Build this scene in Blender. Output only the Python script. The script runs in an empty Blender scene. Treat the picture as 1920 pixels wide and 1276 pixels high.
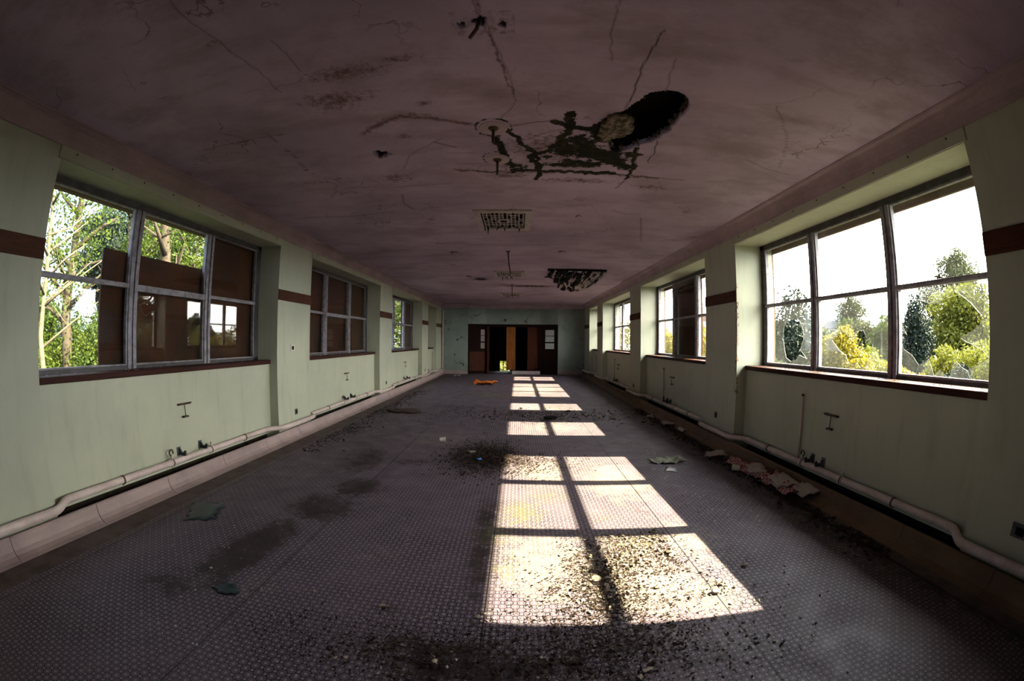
import bpy, math, random
import numpy as np
from mathutils import Vector, Matrix, geometry, noise
PI = math.pi
rnd = random.Random(7)
sc = bpy.context.scene
col = sc.collection

# ------------------------------------------------------------------ room dimensions (metres)
XL, XR = -3.45, 2.97            # faces of the piers, left and right
PL_, PR_ = -3.59, 3.13          # recessed panels under the windows
FL, FR = -3.83, 3.42            # glass planes
OL, OR = -3.98, 3.58            # outer wall faces
ZC, ZW, ZH = 3.12, 2.957, 2.845 # ceiling, top of wall paint, head of the openings
YB, YE = -1.6, 18.52            # wall behind, end wall
PER = 4.648
BR = [(1.578 + PER*k, 5.221 + PER*k) for k in range(3)] + [(15.52, 17.28)]
BL = [(a + .161, b + .161) for a, b in BR[:3]] + [(15.68, 17.30)]

# ------------------------------------------------------------------ materials
def N(nt, typ, x=0, **kw):
    n = nt.nodes.new(typ)
    for k, v in kw.items():
        setattr(n, k, v)
    return n
class M:
    """small helper around a node tree with a Principled surface"""
    def __init__(s, name, color=(.5, .5, .5), rough=.7, spec=.3, metal=0.0):
        s.m = bpy.data.materials.new(name); s.m.use_nodes = True
        s.nt = s.m.node_tree; s.b = s.nt.nodes['Principled BSDF']
        s.b.inputs['Base Color'].default_value = (*color, 1)
        s.b.inputs['Roughness'].default_value = rough
        s.b.inputs['Specular IOR Level'].default_value = spec
        s.b.inputs['Metallic'].default_value = metal
        s.color = color; s._co = None
    def co(s):
        if s._co is None:
            s._co = N(s.nt, 'ShaderNodeTexCoord').outputs['Object']
        return s._co
    def link(s, a, b): s.nt.links.new(a, b)
    def val(s, v, sock):
        if hasattr(v, 'is_linked') or hasattr(v, 'links'): s.link(v, sock)
        else: sock.default_value = v
    def math(s, op, a, b=0.0, c=None, clamp=False):
        n = N(s.nt, 'ShaderNodeMath', operation=op); n.use_clamp = clamp
        s.val(a, n.inputs[0]); s.val(b, n.inputs[1])
        if c is not None: s.val(c, n.inputs[2])
        return n.outputs[0]
    def noise(s, scale, detail=4, rough=.55, vec=None, stretch=None, dist=0.0):
        n = N(s.nt, 'ShaderNodeTexNoise'); n.inputs['Scale'].default_value = scale
        n.inputs['Detail'].default_value = detail; n.inputs['Roughness'].default_value = rough
        n.inputs['Distortion'].default_value = dist
        v = vec or s.co()
        if stretch:
            mp = N(s.nt, 'ShaderNodeMapping'); s.link(v, mp.inputs['Vector']); mp.inputs['Scale'].default_value = stretch
            v = mp.outputs[0]
        s.link(v, n.inputs['Vector']); return n.outputs['Fac']
    def ramp(s, fac, lo, hi, a=0.0, b=1.0):
        n = N(s.nt, 'ShaderNodeMapRange'); s.val(fac, n.inputs[0])
        n.inputs[1].default_value = lo; n.inputs[2].default_value = hi
        n.inputs[3].default_value = a; n.inputs[4].default_value = b
        return n.outputs[0]
    def mix(s, fac, a, b):
        n = N(s.nt, 'ShaderNodeMix', data_type='RGBA'); s.val(fac, n.inputs[0])
        for v, k in ((a, 6), (b, 7)):
            if isinstance(v, tuple): n.inputs[k].default_value = (*v[:3], 1)
            else: s.link(v, n.inputs[k])
        return n.outputs[2]
    def attr(s, name):
        n = N(s.nt, 'ShaderNodeAttribute'); n.attribute_name = name; return n.outputs['Fac']
    def base(s, c): s.link(c, s.b.inputs['Base Color'])
    def bump(s, h, strength=.3, dist=.01):
        n = N(s.nt, 'ShaderNodeBump'); n.inputs['Strength'].default_value = strength
        n.inputs['Distance'].default_value = dist; s.link(h, n.inputs['Height']); s.link(n.outputs[0], s.b.inputs['Normal'])

def blotchy(name, c, c2, scale=3.0, rough=.75, spec=.25, lo=.4, hi=.65, bump=.15, fine=30, stretch=None, metal=0.0):
    m = M(name, c, rough, spec, metal)
    f = m.ramp(m.noise(scale, 6, .6, stretch=stretch), lo, hi)
    g = m.ramp(m.noise(fine, 5, .6), .35, .75)
    a = m.mix(f, c, c2)
    a = m.mix(m.math('MULTIPLY', g, .25), a, tuple(x*.55 for x in c))
    m.base(a)
    if bump: m.bump(m.noise(fine, 5, .6), bump, .006)
    return m.m

def wall_material():
    m = M('green_wall_paint', (.52, .60, .44), .62, .3)
    big = m.ramp(m.noise(.9, 5, .6), .35, .7)
    c = m.mix(big, (.45, .462, .36), (.37, .39, .315))
    drip = m.ramp(m.noise(3.0, 5, .65, stretch=(2.5, 2.5, .35)), .52, .75)
    c = m.mix(m.math('MULTIPLY', drip, .35), c, (.25, .245, .18))
    chips = m.ramp(m.noise(9, 6, .7), .70, .73)
    c = m.mix(m.math('MULTIPLY', chips, .7), c, (.45, .36, .28))
    dark = m.ramp(m.noise(14, 6, .7, stretch=(1, 1, .5)), .735, .76)
    c = m.mix(m.math('MULTIPLY', dark, .8), c, (.08, .05, .04))
    # old layers of paint flaking off the near arris of the first right pier
    sp = N(m.nt, 'ShaderNodeSeparateXYZ'); m.link(m.co(), sp.inputs[0])
    ax = m.math('LESS_THAN', m.math('ABSOLUTE', m.math('SUBTRACT', sp.outputs[0], 2.975)), .022); ay = m.math('LESS_THAN', m.math('ABSOLUTE', m.math('SUBTRACT', sp.outputs[1], 5.235)), .03)
    az = m.math('LESS_THAN', m.math('ABSOLUTE', m.math('SUBTRACT', sp.outputs[2], 1.55)), .75)
    fl_ = m.math('GREATER_THAN', m.noise(9, 5, .7, stretch=(3, 3, 1)), .54)
    mk = m.math('MULTIPLY', m.math('MULTIPLY', ax, ay), m.math('MULTIPLY', az, fl_))
    c = m.mix(mk, c, m.mix(m.ramp(m.noise(30, 3), .45, .55), (.42, .20, .09), (.05, .035, .03)))
    m.base(c); m.bump(m.noise(40, 4, .6), .12, .004)
    return m.m
def end_wall_material():
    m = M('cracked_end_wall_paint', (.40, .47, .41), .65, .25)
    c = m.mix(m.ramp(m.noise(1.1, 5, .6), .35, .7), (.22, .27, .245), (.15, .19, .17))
    vor = N(m.nt, 'ShaderNodeTexVoronoi', feature='DISTANCE_TO_EDGE'); vor.inputs['Scale'].default_value = 1.1
    mp = N(m.nt, 'ShaderNodeMapping'); m.link(m.co(), mp.inputs['Vector'])
    nn = N(m.nt, 'ShaderNodeTexNoise'); nn.inputs['Scale'].default_value = 4; m.link(m.co(), nn.inputs['Vector'])
    vm = N(m.nt, 'ShaderNodeVectorMath', operation='MULTIPLY_ADD'); m.link(nn.outputs['Color'], vm.inputs[0])
    vm.inputs[1].default_value = (.5, .5, .5); m.link(m.co(), vm.inputs[2]); m.link(vm.outputs[0], vor.inputs['Vector'])
    crack = m.math('LESS_THAN', vor.outputs['Distance'], .012)
    crack = m.math('MULTIPLY', crack, m.ramp(m.noise(1.6, 3), .52, .6))
    c = m.mix(crack, c, (.05, .04, .03))
    peel = m.ramp(m.noise(4, 6, .7), .66, .69)
    c = m.mix(m.math('MULTIPLY', peel, .7), c, (.42, .28, .13))
    m.base(c); return m.m

def ceiling_material():
    m = M('stained_ceiling_plaster', (.42, .33, .35), .8, .15)
    big = m.ramp(m.noise(.7, 6, .6), .35, .7)
    c = m.mix(big, (.52, .41, .55), (.34, .265, .37))
    streak = m.ramp(m.noise(2.2, 6, .65, stretch=(.45, 1.6, 1)), .5, .75)
    c = m.mix(m.math('MULTIPLY', streak, .6), c, (.24, .17, .18))
    smud = m.ramp(m.noise(1.5, 8, .72, stretch=(.7, 1.2, 1)), .50, .66)
    c = m.mix(m.math('MULTIPLY', smud, .45), c, (.22, .155, .17))
    spots = m.ramp(m.noise(5, 6, .7, stretch=(.6, 1.4, 1)), .68, .74)
    c = m.mix(m.math('MULTIPLY', spots, .5), c, (.12, .07, .06))
    vor = N(m.nt, 'ShaderNodeTexVoronoi', feature='DISTANCE_TO_EDGE'); vor.inputs['Scale'].default_value = .55
    nn = N(m.nt, 'ShaderNodeTexNoise'); nn.inputs['Scale'].default_value = 2.5; nn.inputs['Detail'].default_value = 6; m.link(m.co(), nn.inputs['Vector'])
    vm = N(m.nt, 'ShaderNodeVectorMath', operation='MULTIPLY_ADD'); m.link(nn.outputs['Color'], vm.inputs[0])
    vm.inputs[1].default_value = (.8, .8, .8); m.link(m.co(), vm.inputs[2]); m.link(vm.outputs[0], vor.inputs['Vector'])
    hair = m.math('MULTIPLY', m.math('LESS_THAN', vor.outputs['Distance'], .0035), m.ramp(m.noise(1.3, 3), .45, .6))
    c = m.mix(m.math('MULTIPLY', hair, .6), c, (.10, .07, .07))
    nz = m.noise(22, 7, .75)
    stain = m.ramp(m.math('ADD', m.attr('stain'), m.math('MULTIPLY', m.math('SUBTRACT', nz, .5), 2.6)), .35, .95)
    c = m.mix(m.math('MULTIPLY', m.math('MULTIPLY', stain, m.ramp(m.attr('stain'), .02, .3)), .8), c, (.085, .045, .022))
    mould = m.ramp(m.math('ADD', m.attr('mould'), m.math('ADD', m.math('MULTIPLY', m.math('SUBTRACT', nz, .5), 1.6), m.math('MULTIPLY', m.math('SUBTRACT', m.noise(7, 6, .7), .5), 1.2))), .36, .50)
    mc = m.mix(m.ramp(m.noise(12, 6, .75), .52, .68), (.006, .006, .004), (.055, .048, .012))
    c = m.mix(mould, c, mc)
    c = m.mix(m.attr('crack'), c, (.035, .022, .02))
    m.base(c)
    m.bump(m.math('SUBTRACT', m.noise(16, 6, .6), m.math('MULTIPLY', m.attr('crack'), .8)), .35, .012)
    return m.m

def floor_material():
    m = M('patterned_lino', (.2, .15, .18), .55, .3)
    sep = N(m.nt, 'ShaderNodeSeparateXYZ'); m.link(m.co(), sep.inputs[0])
    X, Y = sep.outputs[0], sep.outputs[1]
    D = .0507; k = 1/(math.sqrt(2)*D)
    S = m.math('MULTIPLY', m.math('ADD', X, Y), k); T = m.math('MULTIPLY', m.math('SUBTRACT', X, Y), k)
    def fr(v): return m.math('SUBTRACT', m.math('FRACT', m.math('ADD', v, 100.5)), .5)
    fs, ft = fr(S), fr(T)
    d = m.math('SQRT', m.math('ADD', m.math('MULTIPLY', fs, fs), m.math('MULTIPLY', ft, ft)))
    gs = m.math('SUBTRACT', m.math('FRACT', m.math('ADD', S, 100)), .5); gt = m.math('SUBTRACT', m.math('FRACT', m.math('ADD', T, 100)), .5)
    gx = m.math('ABSOLUTE', m.math('MULTIPLY', m.math('ADD', gs, gt), .7071)); gy = m.math('ABSOLUTE', m.math('MULTIPLY', m.math('SUBTRACT', gs, gt), .7071))
    sq = m.math('MAXIMUM', gx, gy)
    def step(v, lo, hi): return m.ramp(v, lo, hi)
    line, body, ring, disc = (.006, .004, .008), (.062, .043, .068), (.105, .078, .108), (.205, .160, .180)
    c = m.mix(step(d, .455, .43), line, body)                       # octagonal tile edge
    c = m.mix(m.math('MULTIPLY', step(d, .31, .33), step(d, .42, .40)), c, ring)
    c = m.mix(step(d, .235, .215), c, line)
    c = m.mix(step(d, .205, .17), c, disc)
    c = m.mix(step(sq, .165, .145), c, (.18, .145, .16))
    # worn, dusty and wet places, with some painted light and shade
    wear = m.ramp(m.noise(1.6, 6, .62), .42, .66)
    c = m.mix(m.math('MULTIPLY', wear, .35), c, (.12, .085, .115))
    dust_light = m.ramp(m.math('ADD', m.attr('dust_light'), m.math('MULTIPLY', m.math('SUBTRACT', m.noise(9, 7, .7), .5), 1.5)), .45, .95)
    c = m.mix(m.math('MULTIPLY', dust_light, .62), c, (.215, .175, .150))
    spk = m.ramp(m.noise(60, 4, .7), .68, .72)
    c = m.mix(m.math('MULTIPLY', spk, .6), c, (.03, .02, .022))
    sp2 = m.ramp(m.noise(3.3, 8, .75), .66, .70)
    c = m.mix(m.math('MULTIPLY', sp2, .6), c, (.20, .15, .165))
    grime = m.ramp(m.noise(2.3, 8, .72, stretch=(1, .8, 1)), .57, .66)
    c = m.mix(m.math('MULTIPLY', grime, .45), c, (.025, .016, .016))
    wet_shade = m.ramp(m.math('ADD', m.attr('wet_shade'), m.math('MULTIPLY', m.math('SUBTRACT', m.noise(9, 9, .8), .5), 2.4)), .42, .74)
    c = m.mix(m.math('MULTIPLY', wet_shade, .9), c, (.020, .011, .012))
    moss = m.ramp(m.math('ADD', m.attr('moss'), m.math('MULTIPLY', m.math('SUBTRACT', m.noise(13, 8, .75), .5), 2.6)), .45, 1.05)
    c = m.mix(m.math('MULTIPLY', moss, .55), c, (.085, .085, .022))
    # joints between the lengths of lino
    sx = m.math('ABSOLUTE', m.math('SUBTRACT', m.math('FRACT', m.math('ADD', m.math('DIVIDE', m.math('ADD', X, .17), 1.37), 100.5)), .5))
    seam = m.math('LESS_THAN', sx, .0030)
    c = m.mix(seam, c, (.008, .006, .006))
    m.base(c)
    m.link(m.ramp(m.noise(4, 5, .6),   .3, .7, .50, .75), m.b.inputs['Roughness'])
    m.bump(m.math('ADD', d, m.math('MULTIPLY', m.noise(70, 3, .6), .6)), .12, .003)
    return m.m

def wood_material(name, c, c2, rough=.5, grain=(12, 12, .8), spec=.35):
    m = M(name, c, rough, spec)
    f = m.noise(2.5, 6, .6, stretch=grain, dist=1.2)
    cc = m.mix(m.ramp(f, .35, .65), c, c2)
    cc = m.mix(m.math('MULTIPLY', m.ramp(m.noise(2, 5, .6), .5, .7), .5), cc, tuple(x*.35 for x in c))
    m.base(cc); m.bump(f, .15, .003); return m.m
def osb_material():
    m = M('weathered_chipboard', (.11, .045, .02), .75, .2)
    v = N(m.nt, 'ShaderNodeTexVoronoi'); v.inputs['Scale'].default_value = 28
    mp = N(m.nt, 'ShaderNodeMapping'); m.link(m.co(), mp.inputs['Vector']); mp.inputs['Scale'].default_value = (1, .8, .55); m.link(mp.outputs[0], v.inputs['Vector'])
    g = m.math('FRACT', m.math('MULTIPLY', v.outputs['Distance'], 3))
    c = m.mix(m.math('MULTIPLY', g, .45), (.075, .024, .008), (.030, .010, .005))
    c = m.mix(m.ramp(m.noise(1.6, 5, .6), .4, .68), c, (.014, .006, .004))
    m.base(c); return m.m
def leaf_material(name, c, c2, trans=.35, scale=.8):
    m = M(name, c, .6, .15)
    cc = m.mix(m.ramp(m.noise(scale, 4, .6), .35, .65), c, c2)
    v = N(m.nt, 'ShaderNodeTexWhiteNoise'); g = N(m.nt, 'ShaderNodeNewGeometry'); m.link(g.outputs['Random Per Island'], v.inputs['Vector'])
    cc = m.mix(m.math('MULTIPLY', v.outputs['Value'], .55), cc, tuple(x*.35 for x in c))
    m.base(cc)
    t = N(m.nt, 'ShaderNodeBsdfTranslucent'); m.link(cc, t.inputs['Color'])
    mx = N(m.nt, 'ShaderNodeMixShader'); mx.inputs[0].default_value = trans
    out = m.nt.nodes['Material Output']; m.link(m.b.outputs[0], mx.inputs[1]); m.link(t.outputs[0], mx.inputs[2]); m.link(mx.outputs[0], out.inputs['Surface'])
    return m.m
def glass_material(name, dirt=.10):
    m = M(name, (.8, .8, .8), .5); nt = m.nt; nt.nodes.remove(m.b)
    tr = N(nt, 'ShaderNodeBsdfTransparent'); tr.inputs[0].default_value = (.93, .97, .95, 1)
    gl = N(nt, 'ShaderNodeBsdfGlossy'); gl.inputs['Roughness'].default_value = .02
    df = N(nt, 'ShaderNodeBsdfDiffuse'); df.inputs[0].default_value = (.55, .57, .55, 1)
    tl = N(nt, 'ShaderNodeBsdfTranslucent'); tl.inputs[0].default_value = (.6, .62, .6, 1)
    ge = N(nt, 'ShaderNodeNewGeometry'); dp = N(nt, 'ShaderNodeVectorMath', operation='DOT_PRODUCT'); m.link(ge.outputs['Normal'], dp.inputs[0]); m.link(ge.outputs['Incoming'], dp.inputs[1])
    fz = m.math('ADD', .07, m.math('MULTIPLY', .93, m.math('POWER', m.math('SUBTRACT', 1.0, m.math('ABSOLUTE', dp.outputs['Value'])), 5.0)), clamp=True)
    a = N(nt, 'ShaderNodeMixShader'); m.link(fz, a.inputs[0]); m.link(tr.outputs[0], a.inputs[1]); m.link(gl.outputs[0], a.inputs[2])
    d = N(nt, 'ShaderNodeMixShader'); d.inputs[0].default_value = .7; m.link(df.outputs[0], d.inputs[1]); m.link(tl.outputs[0], d.inputs[2])
    f = m.ramp(m.noise(1.7, 6, .65), .35, .75, dirt*.25, dirt)
    f2 = m.math('MULTIPLY', m.ramp(m.noise(3, 5, .6, stretch=(1, 3.2, .6)), .60, .72), dirt*1.6)
    f = m.math('MAXIMUM', f, f2)
    b = N(nt, 'ShaderNodeMixShader'); m.link(f, b.inputs[0]); m.link(a.outputs[0], b.inputs[1]); m.link(d.outputs[0], b.inputs[2])
    m.link(b.outputs[0], nt.nodes['Material Output'].inputs['Surface']); return m.m
def checked_cloth():
    m = M('red_checked_cloth', (.5, .1, .1), .8, .1)
    ch = N(m.nt, 'ShaderNodeTexChecker'); ch.inputs['Scale'].default_value = 38; m.link(m.co(), ch.inputs['Vector'])
    ch.inputs['Color1'].default_value = (.26, .03, .04, 1); ch.inputs['Color2'].default_value = (.42, .33, .32, 1)
    m.base(ch.outputs['Color']); return m.m

MAT = dict(
    wall=wall_material(), endwall=end_wall_material(), ceiling=ceiling_material(), floor=floor_material(),
    cove=blotchy('cornice_plaster', (.44, .34, .385), (.34, .26, .295), 2, .75, .2),
    plinthr=blotchy('brown_skirting', (.15, .090, .055), (.10, .058, .038), 3, .6, .2, fine=60),  # right skirting, darker and browner than the left
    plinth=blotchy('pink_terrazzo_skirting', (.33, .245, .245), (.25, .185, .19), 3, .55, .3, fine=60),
    strip=blotchy('grubby_floor_edge', (.10, .075, .07), (.05, .035, .03), 5, .7, .2),
    dirt=blotchy('dirt_and_shade', (.02, .014, .012), (.04, .03, .022), 9, .9, .1),
    frame=blotchy('flaking_frame_paint', (.30, .285, .33), (.16, .14, .16), 14, .55, .35, stretch=(1, 1, 1)),
    jamb=blotchy('dark_frame_paint', (.07, .065, .07), (.035, .03, .03), 10, .5, .35),
    sillw=wood_material('dark_red_sill_wood', (.045, .010, .007), (.022, .006, .005), .65, (2, 1, 12), .15),
    rail=wood_material('brown_picture_rail', (.085, .026, .013), (.045, .014, .008), .6, (2, 1.2, 14), .15),
    board=wood_material('orange_plywood', (.26, .09, .018), (.16, .048, .010), .6, (9, 9, .7), .15),
    board2=wood_material('red_brown_plywood', (.06, .015, .006), (.035, .009, .004), .65, (9, 9, .7), .12),
    door=wood_material('dark_door_wood', (.012, .004, .003), (.007, .003, .002), .75, (9, 9, .7), .08),
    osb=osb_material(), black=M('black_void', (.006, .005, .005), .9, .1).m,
    pipe=blotchy('chipped_pipe_paint', (.60, .50, .47), (.44, .35, .33), 5, .45, .4, fine=40),
    rust=blotchy('rusty_iron', (.045, .03, .025), (.10, .05, .03), 30, .7, .4),
    grey=blotchy('grey_bracket_paint', (.08, .09, .10), (.04, .045, .05), 20, .6, .3),
    white=blotchy('off_white_plastic', (.62, .60, .54), (.5, .47, .42), 6, .5, .3),
    vent=blotchy('vent_white_paint', (.46, .40, .42), (.34, .28, .28), 8, .6, .3),
    stone=blotchy('pink_sandstone', (.16, .10, .08), (.11, .07, .055), 4, .85, .15, bump=.3),
    soffit=blotchy('outer_lintel_stone', (.22, .15, .10), (.13, .09, .065), 7, .85, .15),
    glass=glass_material('dusty_glass', .008), glass2=glass_material('dirty_broken_glass', .026), dimpane=M('painted_dim_pane', (.13, .075, .075), .4, .4).m, frosted=M('frosted_pane', (.33, .34, .33), .35, .5).m,  # dim pane is a darker copy of the glass, its weak reflection painted in
    edge=M('bright_glass_edge', (.30, .33, .32), .25, .6).m,
    plaster=blotchy('broken_plaster', (.30, .25, .20), (.16, .125, .105), 18, .85, .15),
    mossy=blotchy('mossy_plaster', (.045, .042, .022), (.27, .22, .185), 22, .9, .1),
    leafdirt=blotchy('leaf_litter', (.016, .010, .009), (.045, .027, .019), 20, .9, .1),
    paper=blotchy('dirty_paper', (.42, .36, .34), (.30, .25, .24), 7, .85, .1, bump=0), check=checked_cloth(),
    orange=blotchy('orange_cloth', (.62, .17, .03), (.40, .09, .015), 9, .9, .1),
    paleclo=blotchy('pale_green_cloth', (.30, .31, .25), (.12, .12, .09), 16, .9, .1),
    blue=M('blue_plastic', (.03, .14, .5), .4, .4).m, teal=blotchy('teal_plastic_sheet', (.012, .026, .032), (.008, .016, .020), 6, .4, .4),
    brownrag=blotchy('brown_sodden_board', (.032, .011, .006), (.014, .006, .004), 12, .7, .3),
    bark=blotchy('grey_bark', (.040, .030, .022), (.020, .015, .011), 8, .9, .1, bump=.4),
    palebark=blotchy('pale_bark', (.095, .078, .052), (.055, .044, .030), 8, .9, .1, bump=.3),
    grass=blotchy('rough_grass', (.030, .032, .014), (.018, .022, .010), 1.5, .9, .1, fine=12),
    slate=blotchy('grey_slate', (.055, .05, .055), (.035, .03, .035), 3, .7, .2), brick=blotchy('pale_render', (.10, .085, .075), (.08, .07, .06), 3, .8, .1),
)
LEAF = dict(
    fresh=leaf_material('fresh_green_leaves', (.048, .066, .006), (.020, .040, .005), .4),
    pale=leaf_material('pale_green_leaves', (.055, .062, .020), (.030, .040, .014), .35),
    gold=leaf_material('golden_leaves', (0.1800, 0.1450, 0.0100), (0.1100, 0.1000, 0.0090), .35, 2),
    lime=leaf_material('yellow_green_leaves', (0.1350, 0.1400, 0.0150), (0.0800, 0.0950, 0.0150), .4, .9),
    dark=leaf_material('dark_conifer_needles', (0.0110, 0.0210, 0.0130), (0.0060, 0.0130, 0.0080), .15, 2),
    mid=leaf_material('mid_green_leaves', (0.0375, 0.0525, 0.0150), (0.0225, 0.0350, 0.0110), .3),
)

# ------------------------------------------------------------------ objects
def tag(o, label=None, cat=None, group=None, kind=None):
    if label: o['label'] = label
    if cat: o['category'] = cat
    if group: o['group'] = group
    if kind: o['kind'] = kind
    return o
def empty(name, loc=(0, 0, 0), label=None, cat=None, group=None, kind=None, rz=0):
    o = bpy.data.objects.new(name, None); o.empty_display_size = .1
    o.location = loc; o.rotation_euler[2] = rz; col.objects.link(o)
    return tag(o, label, cat, group, kind)
class MB:
    def __init__(s): s.v = []; s.f = []; s.mi = []
    def add(s, vs, fs, mi=0):
        n = len(s.v); s.v += [tuple(v) for v in vs]; s.f += [tuple(i + n for i in f) for f in fs]; s.mi += [mi]*len(fs); return s
    def box(s, x0, x1, y0, y1, z0, z1, mi=0):
        if x0 > x1: x0, x1 = x1, x0
        if y0 > y1: y0, y1 = y1, y0
        if z0 > z1: z0, z1 = z1, z0
        vs = [(x0, y0, z0), (x1, y0, z0), (x1, y1, z0), (x0, y1, z0), (x0, y0, z1), (x1, y0, z1), (x1, y1, z1), (x0, y1, z1)]
        return s.add(vs, [(0, 3, 2, 1), (4, 5, 6, 7), (0, 1, 5, 4), (1, 2, 6, 5), (2, 3, 7, 6), (3, 0, 4, 7)], mi)
    def tube(s, pts, r, n=10, mi=0, cap=True):
        pts = [Vector(p) for p in pts]; rs = r if isinstance(r, (list, tuple)) else [r]*len(pts)
        rings = []; up = None
        for i, p in enumerate(pts):
            t = (pts[min(i+1, len(pts)-1)] - pts[max(i-1, 0)]).normalized()
            if up is None:
                up = Vector((0, 0, 1)) if abs(t.z) < .9 else Vector((1, 0, 0))
            a = (up - t*up.dot(t)).normalized(); b = t.cross(a); up = a
            rings.append([p + (a*math.cos(2*PI*k/n) + b*math.sin(2*PI*k/n))*rs[i] for k in range(n)])
        vs = [v for rg in rings for v in rg]; fs = []
        for i in range(len(pts)-1):
            for k in range(n):
                k2 = (k+1) % n; fs.append((i*n+k, i*n+k2, (i+1)*n+k2, (i+1)*n+k))
        if cap: fs += [tuple(range(n-1, -1, -1)), tuple((len(pts)-1)*n + k for k in range(n))]
        return s.add(vs, fs, mi)
    def extrude(s, prof, y0, y1, mi=0, segs=1):
        """prof: closed loop of (x, z), swept along y"""
        n = len(prof); vs = []
        for k in range(segs+1):
            y = y0 + (y1-y0)*k/segs; vs += [(x, y, z) for x, z in prof]
        fs = [(k*n+i, k*n+(i+1) % n, (k+1)*n+(i+1) % n, (k+1)*n+i) for k in range(segs) for i in range(n)]
        fs += [tuple(range(n-1, -1, -1)), tuple(segs*n + i for i in range(n))]
        return s.add(vs, fs, mi)
    def build(s, name, mats, parent=None, smooth=False, bevel=0, loc=None):
        me = bpy.data.meshes.new(name); me.from_pydata(s.v, [], s.f)
        for m in (mats if isinstance(mats, (list, tuple)) else [mats]): me.materials.append(m)
        if len(me.materials) > 1: me.polygons.foreach_set('material_index', s.mi)
        if smooth: me.polygons.foreach_set('use_smooth', [True]*len(me.polygons))
        me.update()
        import bmesh
        bm = bmesh.new(); bm.from_mesh(me); bmesh.ops.recalc_face_normals(bm, faces=bm.faces); bm.to_mesh(me); bm.free()
        o = bpy.data.objects.new(name, me); col.objects.link(o)
        if parent: o.parent = parent
        if loc: o.location = loc
        if bevel:
            b = o.modifiers.new('bevel', 'BEVEL'); b.width = bevel; b.segments = 2; b.limit_method = 'ANGLE'
        return o
def struct(o): o['kind'] = 'structure'; return o
def np_mesh(name, V, F, mats, attrs=None, parent=None, smooth=False):
    me = bpy.data.meshes.new(name); V = np.asarray(V, np.float32); F = np.asarray(F, np.int32)
    me.vertices.add(len(V)); me.vertices.foreach_set('co', V.ravel())
    k = F.shape[1]; me.loops.add(F.size); me.loops.foreach_set('vertex_index', F.ravel())
    me.polygons.add(len(F)); me.polygons.foreach_set('loop_start', np.arange(len(F), dtype=np.int32)*k)
    me.polygons.foreach_set('loop_total', np.full(len(F), k, np.int32))
    if smooth: me.polygons.foreach_set('use_smooth', np.ones(len(F), bool))
    me.update(calc_edges=True)
    for m in (mats if isinstance(mats, (list, tuple)) else [mats]): me.materials.append(m)
    for nme, arr in (attrs or {}).items():
        a = me.attributes.new(nme, 'FLOAT', 'POINT'); a.data.foreach_set('value', np.asarray(arr, np.float32))
    o = bpy.data.objects.new(name, me); col.objects.link(o)
    if parent: o.parent = parent
    return o
def seg_dist(PX, PY, pts):
    d = np.full(PX.shape, 1e9)
    for (x0, y0), (x1, y1) in zip(pts[:-1], pts[1:]):
        dx, dy = x1-x0, y1-y0; L = dx*dx+dy*dy + 1e-12
        t = np.clip(((PX-x0)*dx + (PY-y0)*dy)/L, 0, 1)
        d = np.minimum(d, np.hypot(PX-x0-t*dx, PY-y0-t*dy))
    return d
def inside(PX, PY, poly):
    r = np.zeros(PX.shape, bool); n = len(poly)
    for i in range(n):
        (x0, y0), (x1, y1) = poly[i], poly[(i+1) % n]
        if y0 == y1: continue
        c = ((y0 > PY) != (y1 > PY)) & (PX < (x1-x0)*(PY-y0)/(y1-y0) + x0); r ^= c
    return r
def wobble(pts, amp, n=6, seed=0):
    r = random.Random(seed); out = []
    for (x0, y0), (x1, y1) in zip(pts[:-1], pts[1:]):
        L = math.hypot(x1-x0, y1-y0); k = max(1, int(L/.05))
        for i in range(k):
            t = i/k; out.append((x0+(x1-x0)*t + r.uniform(-amp, amp)*(i > 0), y0+(y1-y0)*t + r.uniform(-amp, amp)*(i > 0)))
    out.append(pts[-1]); return out
def blob(PX, PY, x, y, rx, ry, rot=0):
    c, s = math.cos(rot), math.sin(rot); u = (PX-x)*c + (PY-y)*s; v = -(PX-x)*s + (PY-y)*c
    return np.exp(-((u/rx)**2 + (v/ry)**2))

# ================================================================== THE SHELL
def grid(xs, ys, z):
    PX, PY = np.meshgrid(xs, ys, indexing='xy'); V = np.stack([PX.ravel(), PY.ravel(), np.full(PX.size, z)], 1)
    nx, ny = len(xs), len(ys); i, j = np.meshgrid(np.arange(nx-1), np.arange(ny-1)); a = (j*nx+i).ravel()
    return PX, PY, V, np.stack([a, a+nx, a+nx+1, a+1], 1)
HOLE1 = [(.694, 3.103), (.62, 2.98), (.60, 2.80), (.66, 2.68), (.728, 2.63), (.774, 2.51), (.848, 2.361), (.945, 2.311), (1.03, 2.31), (1.085, 2.338), (1.15, 2.42), (1.165, 2.525), (1.155, 2.668), (1.145, 2.88), (1.089, 3.038), (.98, 3.146), (.926, 3.247), (.85, 3.29), (.768, 3.271)]
HOLE2 = [(.628, 9.345), (.95, 9.23), (1.303, 9.206), (1.65, 9.18), (1.98, 9.181), (2.06, 9.5), (2.131, 10.012), (2.12, 10.5), (2.113, 11.037), (2.08, 12.0), (2.0, 12.9), (1.859, 13.401), (1.62, 13.35), (1.434, 13.03), (1.25, 12.4), (1.101, 11.817), (.93, 11.0), (.824, 10.44)]
HOLES_S = [(-1.21, 3.316, .075), (-1.187, 5.388, .05), (.764, 5.241, .045), (-1.208, 7.532, .09), (.772, 7.41, .07), (-1.267, 10.417, .09), (-.30, 1.770, .022), (-.09, 1.775, .022), (-.205, 1.745, .035)]
def loop_wobble(poly, amp, seed):
    return wobble(list(poly) + [poly[0]], amp, seed=seed)[:-1]
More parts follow.
